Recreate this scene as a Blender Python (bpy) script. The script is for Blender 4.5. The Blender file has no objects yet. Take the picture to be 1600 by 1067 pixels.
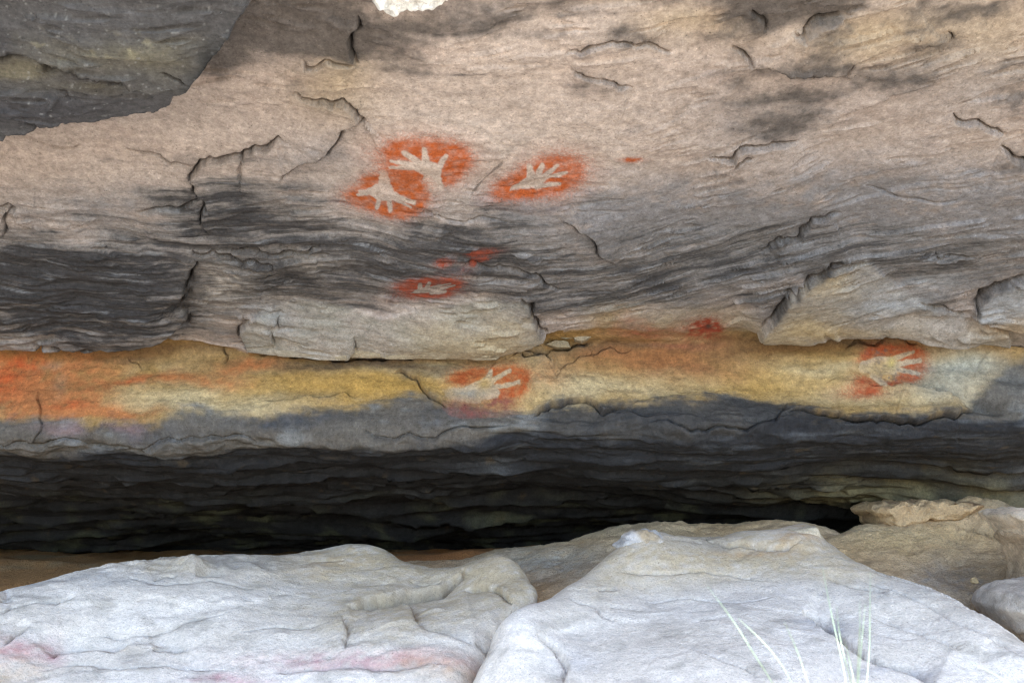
# Sandstone rock shelter with hand stencils, pale boulders in front.
import bpy, math
import numpy as np

# ------------------------------------------------------------------ camera, sky, sun, exposure
PITCH = math.radians(8.0)
LENS = 35.0
scene = bpy.context.scene
cam_d = bpy.data.cameras.new('camera')
cam = bpy.data.objects.new('camera', cam_d)
scene.collection.objects.link(cam)
cam.location = (0, 0, 0)                       # z = 0 is eye height, the ground lies at -1.25
cam.rotation_euler = (math.pi / 2 + PITCH, 0, 0)
cam_d.lens = LENS
cam_d.sensor_width = 36.0
cam_d.clip_start = 0.02
cam_d.clip_end = 3000.0
cam_d.dof.use_dof = True
cam_d.dof.focus_distance = 2.85
cam_d.dof.aperture_fstop = 6.0
scene.camera = cam

SUN_EL, SUN_AZ = math.radians(70), math.radians(160)     # azimuth from +Y (into the shelter), clockwise
world = bpy.data.worlds.new('World')
scene.world = world
world.use_nodes = True
wn = world.node_tree
sky = wn.nodes.new('ShaderNodeTexSky')
sky.sky_type = 'NISHITA'
sky.sun_disc = False
sky.sun_elevation = SUN_EL
sky.sun_rotation = SUN_AZ
wn.links.new(sky.outputs[0], wn.nodes['Background'].inputs[0])
wn.nodes['Background'].inputs[1].default_value = 0.15
sun_d = bpy.data.lights.new('sun', 'SUN')
sun_d.energy = 3.5
sun_d.angle = math.radians(0.5)
sun_d.color = (1.0, 0.95, 0.87)
sun = bpy.data.objects.new('sun', sun_d)
scene.collection.objects.link(sun)
sdx = math.sin(SUN_AZ) * math.cos(SUN_EL); sdy = math.cos(SUN_AZ) * math.cos(SUN_EL); sdz = math.sin(SUN_EL)
from mathutils import Vector
sun.rotation_euler = Vector((sdx, sdy, sdz)).to_track_quat('Z', 'Y').to_euler()
sun.location = (sdx * 8, sdy * 8, sdz * 8)
scene.view_settings.view_transform = 'Standard'
scene.view_settings.look = 'None'
scene.view_settings.gamma = 1.0
scene.view_settings.use_curve_mapping = False
scene.view_settings.exposure = 2.45
scene.cycles.use_denoising = True
scene.cycles.denoising_prefilter = 'NONE'
scene.cycles.filter_width = 1.25

# ------------------------------------------------------------------ surveying helpers
F = 1600 * LENS / 36.0
CP, SP = math.cos(PITCH), math.sin(PITCH)
GROUND = -1.25
f32 = np.float32

def at(px, py, Y):
    """point at distance Y into the shelter that stands at this place of the picture"""
    vx, vz = (px - 800) / F, -(py - 533.5) / F
    dy, dz = CP - SP * vz, SP + CP * vz
    return np.array([vx / dy * Y, Y, dz / dy * Y])

def chart(X, Y, Z):
    d = Y * CP + Z * SP
    return 800 + F * X / d, 533.5 - F * (Z * CP - Y * SP) / d

# ------------------------------------------------------------------ noise
_rng = np.random.RandomState(7)
_perm = np.concatenate([_rng.permutation(256)] * 3).astype(np.int32)
_ga = _rng.rand(256) * 2 * np.pi
_gx, _gy = np.cos(_ga).astype(f32), np.sin(_ga).astype(f32)
_g3 = _rng.randn(256, 3); _g3 /= np.linalg.norm(_g3, axis=1)[:, None]; _g3 = _g3.astype(f32)

def perlin(x, y, seed=0):
    x = np.asarray(x, f32) + f32(seed * 17.31 + 400); y = np.asarray(y, f32) + f32(seed * 9.77 + 400)
    xi = np.floor(x).astype(np.int32); yi = np.floor(y).astype(np.int32)
    fx = x - xi; fy = y - yi
    xi &= 255; yi &= 255
    u = fx * fx * fx * (fx * (fx * 6 - 15) + 10); v = fy * fy * fy * (fy * (fy * 6 - 15) + 10)
    def g(ix, iy, dx, dy):
        h = _perm[_perm[ix] + iy]
        return _gx[h] * dx + _gy[h] * dy
    a = g(xi, yi, fx, fy); b = g(xi + 1, yi, fx - 1, fy)
    c = g(xi, yi + 1, fx, fy - 1); d = g(xi + 1, yi + 1, fx - 1, fy - 1)
    a = a + u * (b - a); c = c + u * (d - c)
    return (a + v * (c - a)) * f32(1.5)

def fbm(x, y, octv=4, seed=0, gain=0.5, lac=2.03):
    r = 0; a = 1.0; t = 0
    for o in range(octv):
        r = r + a * perlin(x * lac ** o, y * lac ** o, seed + o * 3)
        t += a; a *= gain
    return r / t * f32(1.3)

def ridged(x, y, octv=3, seed=0):
    r = 0; a = 1.0; t = 0
    for o in range(octv):
        r = r + a * (1 - 2 * np.abs(perlin(x * 2.0 ** o, y * 2.0 ** o, seed + o * 5)))
        t += a; a *= 0.5
    return r / t

def perlin3(p, seed=0):
    p = p + seed * 13.7 + 300
    i = np.floor(p).astype(np.int32); f = (p - i); i &= 255
    w = f * f * f * (f * (f * 6 - 15) + 10)
    r = 0
    for dx in (0, 1):
        for dy in (0, 1):
            for dz in (0, 1):
                h = _perm[_perm[_perm[i[..., 0] + dx] + i[..., 1] + dy] + i[..., 2] + dz]
                g = _g3[h]
                dot = g[..., 0] * (f[..., 0] - dx) + g[..., 1] * (f[..., 1] - dy) + g[..., 2] * (f[..., 2] - dz)
                r = r + dot * (w[..., 0] if dx else 1 - w[..., 0]) * (w[..., 1] if dy else 1 - w[..., 1]) * (w[..., 2] if dz else 1 - w[..., 2])
    return r * 1.5

def sstep(a, b, x):
    t = np.clip((x - a) / (b - a), 0, 1)
    return t * t * (3 - 2 * t)

# ------------------------------------------------------------------ chart shapes
def jag(poly, amp, seed, n=3):
    """roughen a polyline the way a fracture runs"""
    r = np.random.RandomState(seed)
    p = np.array(poly, float)
    for k in range(n):
        q = []
        for a, b in zip(p[:-1], p[1:]):
            L = np.hypot(*(b - a))
            q.append(a)
            if L > 5:
                nrm = np.array([-(b - a)[1], (b - a)[0]]) / L
                q.append((a + b) / 2 + nrm * r.randn() * amp * min(L, 30) / 18)
        q.append(p[-1]); p = np.array(q); amp *= 0.62
    return p

def polydist(U, V, poly, reach):
    """unsigned distance, side sign and running position along an open polyline; only where it is near"""
    p = np.asarray(poly, float)
    m = (U > p[:, 0].min() - reach) & (U < p[:, 0].max() + reach) & (V > p[:, 1].min() - reach) & (V < p[:, 1].max() + reach)
    idx = np.nonzero(m.ravel())[0]
    if len(idx) == 0:
        return idx, None, None, None
    u = U.ravel()[idx]; v = V.ravel()[idx]
    best = np.full(len(idx), 1e9); side = np.zeros(len(idx)); pos = np.zeros(len(idx))
    seg = np.hypot(*(p[1:] - p[:-1]).T); cum = np.concatenate([[0], np.cumsum(seg)]); tot = cum[-1]
    for k in range(len(p) - 1):
        ax, ay = p[k]; dx, dy = p[k + 1] - p[k]; L2 = dx * dx + dy * dy + 1e-9
        t = np.clip(((u - ax) * dx + (v - ay) * dy) / L2, 0, 1)
        ex = u - ax - t * dx; ey = v - ay - t * dy
        d = ex * ex + ey * ey
        w = d < best
        best[w] = d[w]; side[w] = np.sign(dx * ey - dy * ex)[w]; pos[w] = (cum[k] + t[w] * seg[k]) / tot
    return idx, np.sqrt(best), side, pos

def polysdf(U, V, poly, reach=60):
    """signed distance to a closed polygon, positive inside, clipped at reach"""
    p = np.asarray(poly, float)
    out = np.full(U.size, -float(reach))
    m = (U > p[:, 0].min() - reach) & (U < p[:, 0].max() + reach) & (V > p[:, 1].min() - reach) & (V < p[:, 1].max() + reach)
    idx = np.nonzero(m.ravel())[0]
    if len(idx) == 0:
        return out.reshape(U.shape)
    u = U.ravel()[idx]; v = V.ravel()[idx]
    best = np.full(len(idx), 1e12); ins = np.zeros(len(idx), bool)
    q = np.roll(p, -1, 0)
    for (ax, ay), (bx, by) in zip(p, q):
        dx, dy = bx - ax, by - ay; L2 = dx * dx + dy * dy + 1e-9
        t = np.clip(((u - ax) * dx + (v - ay) * dy) / L2, 0, 1)
        best = np.minimum(best, (u - ax - t * dx) ** 2 + (v - ay - t * dy) ** 2)
        if ay != by:
            c = ((ay > v) != (by > v)) & (u < (bx - ax) * (v - ay) / (by - ay) + ax)
            ins ^= c
    out[idx] = np.minimum(np.sqrt(best), reach) * np.where(ins, 1, -1)
    return out.reshape(U.shape)

def blob(U, V, cx, cy, rx, ry, rot=0.0, p=1.0):
    c, s = math.cos(math.radians(rot)), math.sin(math.radians(rot))
    x = ((U - cx) * c + (V - cy) * s) / rx; y = (-(U - cx) * s + (V - cy) * c) / ry
    return np.exp(-(x * x + y * y) ** p)

def lerp(col, c, m):
    m = np.clip(m, 0, 1)[..., None]
    return col * (1 - m) + np.asarray(c, f32) * m

# ------------------------------------------------------------------ materials
def rock_material(name, rough=0.92, grain=0.30, bump=0.5, speck=0.35):
    m = bpy.data.materials.new(name); m.use_nodes = True
    nt = m.node_tree; N = nt.nodes; L = nt.links
    b = N['Principled BSDF']; b.inputs['Roughness'].default_value = rough
    b.inputs['Specular IOR Level'].default_value = 0.25
    at_ = N.new('ShaderNodeAttribute'); at_.attribute_name = 'Col'
    geo = N.new('ShaderNodeNewGeometry')
    def noise(scale, det, r=0.6):
        n = N.new('ShaderNodeTexNoise'); n.inputs['Scale'].default_value = scale
        n.inputs['Detail'].default_value = det; n.inputs['Roughness'].default_value = r
        L.new(geo.outputs['Position'], n.inputs['Vector']); return n
    def mathn(op, a, bb, clamp=False):
        n = N.new('ShaderNodeMath'); n.operation = op; n.use_clamp = clamp
        for k, v in enumerate((a, bb)):
            if hasattr(v, 'links'): L.new(v, n.inputs[k])
            else: n.inputs[k].default_value = v
        return n.outputs[0]
    n1 = noise(135, 3, 0.7); n2 = noise(50, 6, 0.72); n3 = noise(230, 1, 0.5)
    g = mathn('ADD', mathn('MULTIPLY', mathn('SUBTRACT', n1.outputs[0], 0.5), grain * 3.4),
              mathn('MULTIPLY', mathn('SUBTRACT', n2.outputs[0], 0.5), grain * 2.6))
    sp = mathn('MULTIPLY', mathn('SUBTRACT', n3.outputs[0], 0.64, True), speck * 9)      # pale quartz grains
    dk = mathn('MULTIPLY', mathn('SUBTRACT', 0.36, n3.outputs[0], True), speck * 9)      # dark grains
    bed = N.new('ShaderNodeAttribute'); bed.attribute_name = 'Bed'          # runs across the bedding of the stone
    sx = N.new('ShaderNodeSeparateXYZ'); L.new(geo.outputs['Position'], sx.inputs[0])
    mp = N.new('ShaderNodeCombineXYZ')
    L.new(mathn('MULTIPLY', sx.outputs[0], 8.0), mp.inputs[0]); L.new(mathn('MULTIPLY', bed.outputs['Fac'], 110.0), mp.inputs[1])
    n4 = N.new('ShaderNodeTexNoise'); n4.inputs['Scale'].default_value = 1.0; n4.inputs['Detail'].default_value = 5; n4.inputs['Roughness'].default_value = .7
    n4.inputs['Distortion'].default_value = .6
    L.new(mp.outputs[0], n4.inputs['Vector'])
    stk = mathn('MULTIPLY', mathn('MULTIPLY', mathn('SUBTRACT', n4.outputs[0], 0.5), 2.7), at_.outputs['Alpha'])
    g = mathn('ADD', g, stk)
    k = mathn('SUBTRACT', mathn('ADD', mathn('ADD', g, 1.0), sp), dk)
    k = mathn('MAXIMUM', k, 0.25)
    mul = N.new('ShaderNodeVectorMath'); mul.operation = 'SCALE'
    L.new(at_.outputs['Color'], mul.inputs[0]); L.new(k, mul.inputs['Scale'])
    L.new(mul.outputs[0], b.inputs['Base Color'])
    h = mathn('ADD', mathn('ADD', mathn('MULTIPLY', n2.outputs[0], 1.0), mathn('MULTIPLY', n1.outputs[0], 0.55)), mathn('MULTIPLY', stk, .25))
    bp = N.new('ShaderNodeBump'); bp.inputs['Strength'].default_value = bump; bp.inputs['Distance'].default_value = 0.026
    L.new(h, bp.inputs['Height']); L.new(bp.outputs[0], b.inputs['Normal'])
    return m

M_CEIL = rock_material('sandstone_patina', grain=0.30, bump=0.36)
M_BOULD = rock_material('pale_sandstone', grain=0.17, bump=0.42, speck=0.3)
M_TAN = rock_material('tan_sandstone', grain=0.28, bump=0.6)

def simple_material(name, col, rough=0.7, scale=30, var=0.3, trans=0.0):
    m = bpy.data.materials.new(name); m.use_nodes = True
    N = m.node_tree.nodes; L = m.node_tree.links; b = N['Principled BSDF']
    n = N.new('ShaderNodeTexNoise'); n.inputs['Scale'].default_value = scale; n.inputs['Detail'].default_value = 6
    g = N.new('ShaderNodeNewGeometry'); L.new(g.outputs['Position'], n.inputs['Vector'])
    r = N.new('ShaderNodeValToRGB')
    r.color_ramp.elements[0].position = 0.3; r.color_ramp.elements[1].position = 0.7
    r.color_ramp.elements[0].color = tuple(c * (1 - var) for c in col) + (1,)
    r.color_ramp.elements[1].color = tuple(min(1, c * (1 + var)) for c in col) + (1,)
    L.new(n.outputs[0], r.inputs[0]); L.new(r.outputs[0], b.inputs['Base Color'])
    b.inputs['Roughness'].default_value = rough
    return m

# ------------------------------------------------------------------ mesh helpers
def mesh_from(name, co, quads, col, mat, normals=None):
    me = bpy.data.meshes.new(name)
    nv, nf = len(co), len(quads)
    me.vertices.add(nv); me.vertices.foreach_set('co', np.ascontiguousarray(co, f32).ravel())
    me.loops.add(nf * 4); me.loops.foreach_set('vertex_index', np.ascontiguousarray(quads, np.int32).ravel())
    me.polygons.add(nf); me.polygons.foreach_set('loop_start', np.arange(0, nf * 4, 4, dtype=np.int32))
    me.polygons.foreach_set('use_smooth', np.ones(nf, bool))
    me.update(calc_edges=True); me.validate()
    if col.shape[1] > 4:
        ba = me.attributes.new('Bed', 'FLOAT', 'POINT'); ba.data.foreach_set('value', np.ascontiguousarray(col[:, 4], f32)); col = col[:, :4]
    a = me.color_attributes.new('Col', 'FLOAT_COLOR', 'POINT')
    rgba = np.zeros((nv, 4), f32); rgba[:, :col.shape[1]] = np.clip(col, 0.0, 0.9)
    a.data.foreach_set('color', rgba.ravel())
    me.materials.append(mat)
    if normals is not None:
        me.normals_split_custom_set_from_vertices(np.ascontiguousarray(normals, f32))
    return me

def link(name, me, parent=None, **props):
    o = bpy.data.objects.new(name, me); scene.collection.objects.link(o)
    if parent is not None: o.parent = parent
    for k, v in props.items(): o[k] = v
    return o

def grid_quads(nr, nc):
    i = np.arange(nr * nc, dtype=np.int32).reshape(nr, nc)
    return np.stack([i[:-1, :-1], i[:-1, 1:], i[1:, 1:], i[1:, :-1]], -1).reshape(-1, 4)

def grid_normals(P):
    du = np.gradient(P, axis=1); dv = np.gradient(P, axis=0)
    n = np.cross(dv, du); n /= np.linalg.norm(n, axis=-1, keepdims=True) + 1e-12
    return n

def submesh(name, P, col, nrm, quads, mat):
    ids, inv = np.unique(quads.ravel(), return_inverse=True)
    return mesh_from(name, P.reshape(-1, 3)[ids], inv.reshape(-1, 4), col.reshape(-1, col.shape[-1])[ids], mat, nrm.reshape(-1, 3)[ids])

# ================================================================== THE OVERHANG
# profile of the shelter roof: (row of the picture, distance) from the outer lip to the back of the recess
prof_px = [(-270, 1.58), (-120, 1.80), (0, 1.99), (100, 2.16), (200, 2.34), (280, 2.50), (340, 2.64), (400, 2.80), (440, 2.93),
           (480, 3.07), (520, 3.22), (535, 3.27), (560, 3.27), (590, 3.24), (620, 3.20), (645, 3.165), (665, 3.15), (682, 3.16), (694, 3.20),
           (708, 3.30), (730, 3.50), (760, 3.80), (790, 4.15), (815, 4.50), (840, 4.95), (858, 5.35)]
prof = [(3.6, 7.0), (2.3, 4.5), (1.6, 2.6), (1.34, 1.75), (1.28, 1.50), (1.36, 1.36)] + \
       [tuple(at(800, y, d)[1:]) for y, d in prof_px] + [(5.9, -0.62), (6.3, -1.4)]
prof = np.array(prof)
def densify(p, step=0.002):
    out = []
    for a, b in zip(p[:-1], p[1:]):
        n = max(2, int(np.hypot(*(b - a)) / step)); t = np.linspace(0, 1, n, endpoint=False)[:, None]
        out.append(a + (b - a) * t)
    return np.concatenate(out + [p[-1:]])
dp = densify(prof)
ker = np.exp(-np.linspace(-2, 2, 41) ** 2); ker /= ker.sum()
dps = np.stack([np.convolve(np.pad(dp[:, k], 20, mode='edge'), ker, 'valid') for k in (0, 1)], 1)
arc = np.concatenate([[0], np.cumsum(np.hypot(*(dps[1:] - dps[:-1]).T))])
_, Vp = chart(0, dps[:, 0], dps[:, 1])
# row spacing: fine where the picture looks, coarse outside
want = np.where(Vp < -260, 0.06, np.where(Vp < -60, 0.010, np.where(Vp < 525, 0.0042, np.where(Vp < 700, 0.0032, np.where(Vp < 775, 0.007, 0.014)))))
want = np.where(Vp > 872, 0.05, want)
dens = np.concatenate([[0], np.cumsum(np.diff(arc) / want[1:])])
nrow = int(dens[-1])
Srow = np.interp(np.linspace(0, dens[-1], nrow), dens, arc)
prY = np.interp(Srow, arc, dps[:, 0]); prZ = np.interp(Srow, arc, dps[:, 1])
ty, tz = np.gradient(prY), np.gradient(prZ); tl = np.hypot(ty, tz); ty /= tl; tz /= tl
nY, nZ = tz, -ty                                   # points into the open air
if nZ[np.argmin(np.abs(Vp[np.searchsorted(arc, Srow).clip(0, len(Vp) - 1)] - 300))] > 0: nY, nZ = -nY, -nZ
# columns
xs = [0.0]; st = 0.0042
while xs[-1] < 8.0:
    x = xs[-1]
    st = 0.0042 if x < 1.66 else (0.012 if x < 2.75 else st * 1.12)
    xs.append(x + st)
xs = np.array(xs); Xcol = np.concatenate([-xs[:0:-1], xs])
ncol = len(Xcol)

def roof_chart(X, S):
    Y = np.interp(S, Srow, prY); Z = np.interp(S, Srow, prZ)
    return chart(X, Y, Z)

# --- outlines read off the picture
UP_BLOCK = [(-900, -900), (-900, 120), (-300, 90), (-40, 40), (0, 34), (34, 36), (74, 45), (108, 50), (135, 58), (175, 74), (216, 87), (240, 92), (262, 90),
            (290, 98), (305, 90), (312, 76), (330, 56), (352, 26), (372, -8), (430, -120), (600, -900)]
LOW_BLOCK = [(-900, -900), (-900, 330), (-300, 265), (-40, 206), (0, 193), (20, 188), (24, 180), (60, 171), (80, 164), (140, 157), (180, 152), (235, 146),
             (262, 140), (276, 130), (281, 114), (292, 109), (306, 94), (313, 76), (331, 56), (353, 26), (373, -8), (431, -120), (601, -900)]
UP_BLOCK = [tuple(p) for p in jag(UP_BLOCK, 1.6, 901)]
LOW_BLOCK = [tuple(p) for p in jag(LOW_BLOCK, 1.8, 902)]
SLAB1 = [(391, 556), (388, 532), (375, 505), (391, 488), (415, 475), (470, 462), (540, 470), (600, 482), (660, 470), (700, 466), (748, 454), (773, 455),
         (786, 459), (810, 456), (832, 459), (835, 482), (845, 499), (853, 506), (834, 520), (800, 531), (780, 536), (732, 544), (675, 551), (631, 558),
         (600, 557), (564, 560), (530, 558), (480, 556), (440, 549)]
SLAB2 = [(1354, 401), (1327, 411), (1300, 418), (1276, 428), (1229, 445), (1224, 458), (1208, 478), (1188, 502), (1183, 514), (1205, 522), (1262, 522),
         (1273, 515), (1330, 511), (1398, 509), (1440, 513), (1482, 515), (1532, 517), (1575, 522), (1570, 500), (1512, 478), (1460, 466), (1400, 440)]
SLAB3 = [(1514, 478), (1524, 460), (1540, 448), (1562, 438), (1600, 427), (1700, 405), (1900, 400), (1900, 510), (1700, 505), (1600, 500), (1560, 492)]
SLAB4 = [(-500, 380), (-60, 376), (120, 369), (200, 377), (290, 387), (309, 402), (305, 413), (296, 430), (299, 446), (287, 458), (262, 466), (288, 474),
         (297, 482), (282, 498), (250, 516), (210, 523), (120, 528), (60, 526), (0, 525), (-60, 526), (-500, 530)]
SUNLIT_PATCH = [(583, -70), (584, -18), (592, -8), (604, 0), (618, 3), (628, -6), (650, -9), (668, -8), (690, -15), (703, -24), (712, -70)]
CRACKS = [  # points, half width px, depth m, step m (second side proud), grime and painted shade
    ([(452, 140), (472, 150), (503, 152), (537, 154), (555, 169), (569, 186), (550, 197), (533, 204), (531, 213), (525, 224), (506, 243), (472, 256), (461, 263), (442, 273), (439, 287)], 2.2, .03, .012, .35),
    ([(455, 226), (418, 233), (381, 241), (378, 249), (334, 258), (307, 267), (294, 283), (300, 304), (317, 317), (314, 334), (319, 358), (330, 368)], 2.4, .03, -.012, .4),
    ([(297, 387), (331, 392), (358, 397), (405, 407), (435, 416)], 2.0, .025, .006, .3),
    ([(358, 397), (371, 392), (391, 389), (432, 396), (472, 391), (506, 387)], 2.0, .025, .006, .3),
    ([(881, 76), (915, 69), (935, 61), (975, 58), (1016, 64), (1056, 78)], 1.7, .02, .006, .25),
    ([(888, 101), (928, 116), (965, 130), (990, 134)], 1.6, .012, .008, .3),
    ([(1239, 44), (1262, 32), (1290, 20), (1312, 14)], 3.0, .035, .015, .4),
    ([(1153, 111), (1178, 100), (1188, 101), (1202, 97), (1242, 106), (1276, 108), (1310, 111), (1330, 123)], 2.3, .03, -.012, .5),
    ([(1322, 116), (1330, 100), (1334, 92)], 1.7, .02, 0, .2),
    ([(1104, 248), (1131, 248), (1151, 236), (1182, 229), (1208, 224), (1252, 223)], 2.3, .028, .012, .35),
    ([(1147, 261), (1154, 250), (1178, 241)], 1.7, .02, .004, .25),
    ([(1478, 51), (1489, 61), (1465, 69), (1438, 82)], 2.0, .02, .010, .4),
    ([(1489, 179), (1512, 194), (1543, 202), (1560, 206), (1576, 216)], 2.2, .025, .010, .3),
    ([(1563, 233), (1580, 243), (1600, 252), (1640, 262)], 2.6, .03, .012, .5),
    ([(878, 347), (898, 353), (918, 365), (932, 384), (943, 401), (962, 416)], 2.0, .022, -.008, .3),
    ([(1188, 406), (1205, 396), (1235, 384), (1262, 369), (1290, 353), (1316, 342)], 2.2, .025, .012, .35),
    ([(614, 585), (638, 588), (658, 607), (672, 623), (699, 640)], 1.8, .018, -.010, .25),
    ([(719, 413), (760, 413), (800, 416), (837, 421), (851, 436), (880, 446)], 1.8, .02, .006, .3),
    ([(189, 238), (236, 248), (277, 262), (307, 267)], 1.5, .014, .003, .2),
    ([(209, 338), (250, 332), (310, 317)], 1.9, .02, .006, .3),
    ([(-40, 34), (0, 35), (34, 36), (74, 45), (108, 50), (135, 58), (175, 74), (216, 87), (240, 92)], 4.2, .06, 0, .5),
    ([(264, 55), (284, 64), (306, 76)], 1.8, .025, 0, .2),
    ([(104, 95), (118, 100), (121, 108)], 1.6, .015, .004, .2),
    ([(54, 152), (68, 162), (80, 166)], 2.2, .02, .004, .2),
    ([(830, 652), (848, 638), (880, 633), (930, 634), (960, 640), (982, 645)], 2.2, .022, -.014, .4),
    ([(1397, 600), (1420, 606), (1445, 611), (1467, 618), (1505, 622)], 2.4, .03, .014, .35),
    ([(1318, 546), (1350, 537), (1385, 530), (1415, 534), (1440, 542)], 1.5, .012, .006, .2),
    ([(985, 634), (1030, 624), (1080, 613), (1135, 607)], 1.7, .012, .006, .2),
    ([(855, 552), (880, 548), (900, 540), (925, 535)], 2.0, .02, .010, .3),
    ([(800, 560), (830, 552), (846, 556), (862, 570)], 1.6, .015, .005, .3),
    ([(1540, 520), (1570, 535), (1600, 545), (1650, 552)], 2.0, .02, .010, .4),
    ([(-20, 330), (12, 322), (22, 328), (5, 345), (4, 372)], 2.0, .02, .006, .3),
    ([(558, 12), (565, 30), (548, 48), (555, 78), (562, 92)], 2.4, .03, .012, .5),
    ([(440, 480), (425, 496), (432, 520)], 1.5, .012, .006, .1),
    ([(555, 500), (558, 520), (551, 545)], 1.6, .014, .008, .1),
    ([(470, 80), (480, 95), (510, 80), (536, 86), (560, 92)], 1.8, .018, .008, .3),
    ([(1430, 462), (1460, 470), (1500, 478), (1514, 478)], 2.0, .016, .008, .25),
    ([(1460, 388), (1490, 396), (1530, 392)], 1.7, .014, .006, .2),
    ([(1205, 662), (1216, 650), (1228, 628)], 1.7, .014, .005, .2),
    ([(200, 556), (215, 568), (224, 580)], 1.3, .008, .0, .1),
    ([(1142, 70), (1168, 84), (1176, 94)], 2.2, .02, .008, .4),
    ([(1170, 10), (1195, 28), (1198, 44)], 2.4, .02, .010, .5),
]
CRACKS += [
    ([(391, 556), (440, 552), (480, 558), (564, 562), (631, 560), (675, 553), (732, 546), (780, 538), (834, 522), (856, 509)], 2.6, .035, 0, .9),
    ([(-60, 530), (0, 528), (60, 529), (120, 530), (210, 526), (262, 520), (290, 512)], 2.6, .03, 0, .8),
    ([(1183, 516), (1205, 525), (1262, 524), (1273, 518), (1330, 513), (1398, 511), (1440, 515)], 2.4, .03, 0, .7),
    ([(1188, 502), (1208, 477), (1224, 457), (1229, 444), (1276, 427), (1327, 410), (1352, 402)], 2.4, .03, 0, .8),
    ([(853, 507), (845, 498), (836, 482), (833, 460), (812, 455)], 2.4, .03, 0, .7),
    ([(1514, 480), (1524, 460), (1540, 448), (1562, 438), (1610, 426)], 3.0, .03, 0, .8),
    ([(309, 402), (304, 414), (296, 430), (299, 446), (286, 458), (262, 467)], 3.0, .03, 0, .8),
    ([(262, 467), (290, 476), (297, 484), (282, 498)], 2.4, .02, 0, .5),
    ([(391, 488), (375, 504), (388, 530), (391, 554)], 2.2, .02, 0, .4),
    ([(870, 590), (905, 560), (940, 548), (990, 545)], 1.3, .006, .006, .1), ([(930, 640), (1000, 652), (1090, 655)], 2.0, .015, .008, .3),
    ([(780, 540), (800, 548), (830, 540), (850, 530)], 2.0, .02, .010, .5), ([(812, 548), (835, 560), (858, 552)], 1.8, .016, .008, .4),
    ([(400, 633), (470, 628), (530, 620), (565, 622)], 1.6, .012, .006, .25), ([(58, 605), (62, 640), (52, 690)], 1.3, .007, .005, .12), ([(-20, 688), (100, 682), (220, 689), (350, 680), (420, 684)], 1.8, .010, .012, .1),
    ([(560, 666), (640, 674), (720, 666), (800, 662)], 1.7, .009, .010, .1), ([(1000, 664), (1100, 672), (1200, 660), (1240, 650)], 1.8, .010, .012, .1), ([(1290, 600), (1350, 598), (1400, 603)], 1.4, .008, .004, .15),
    ([(1225, 648), (1250, 640), (1290, 648), (1330, 660), (1380, 656), (1430, 664), (1490, 655), (1525, 640)], 2.6, .03, -.02, .5), ([(350, 540), (356, 556), (350, 570)], 1.4, .01, .004, .2),
    ([(0, 205), (60, 225), (130, 228)], 1.3, .006, .003, .15), ([(620, 330), (700, 345), (800, 350)], 1.4, .008, .004, .2), ([(1350, 300), (1420, 315), (1500, 310)], 1.4, .008, .004, .15)]
CRACKS = [(jag(p, 3.0, 100 + i), w, d, s, k) for i, (p, w, d, s, k) in enumerate(CRACKS)]

def edge_line(U):
    """row at which the roof sheet breaks off above the painted ledge"""
    return np.interp(U, [-500, 0, 120, 270, 330, 391, 440, 564, 631, 732, 853, 930, 1183, 1262, 1398, 1532, 1600, 2000],
                     [528, 525, 528, 521, 532, 552, 549, 560, 558, 544, 508, 500, 515, 522, 510, 517, 545, 545])
def edge_height(U):
    return np.interp(U, [-500, 0, 240, 300, 380, 440, 700, 830, 870, 940, 1160, 1190, 1480, 1550, 1600, 2000],
                     [.05, .05, .045, .018, .022, .035, .035, .03, .015, .0, .0, .035, .035, .012, .01, .01])

def bedding(X, S, U, V):
    """coordinate across the bedding: the beds sag in the middle and climb to the right"""
    g = np.interp(X, [-8, -1.3, -.6, -.1, .3, .7, 1.1, 1.5, 8], [-.1, -.02, .0, .07, .03, -.12, -.28, -.40, -.5])
    w = sstep(560, 480, V)
    return S - (g + .07 * fbm(X * .9, S * 1.2, 3, 27) + .02 * fbm(X * 3.5, S * 4, 2, 28)) * w

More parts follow.
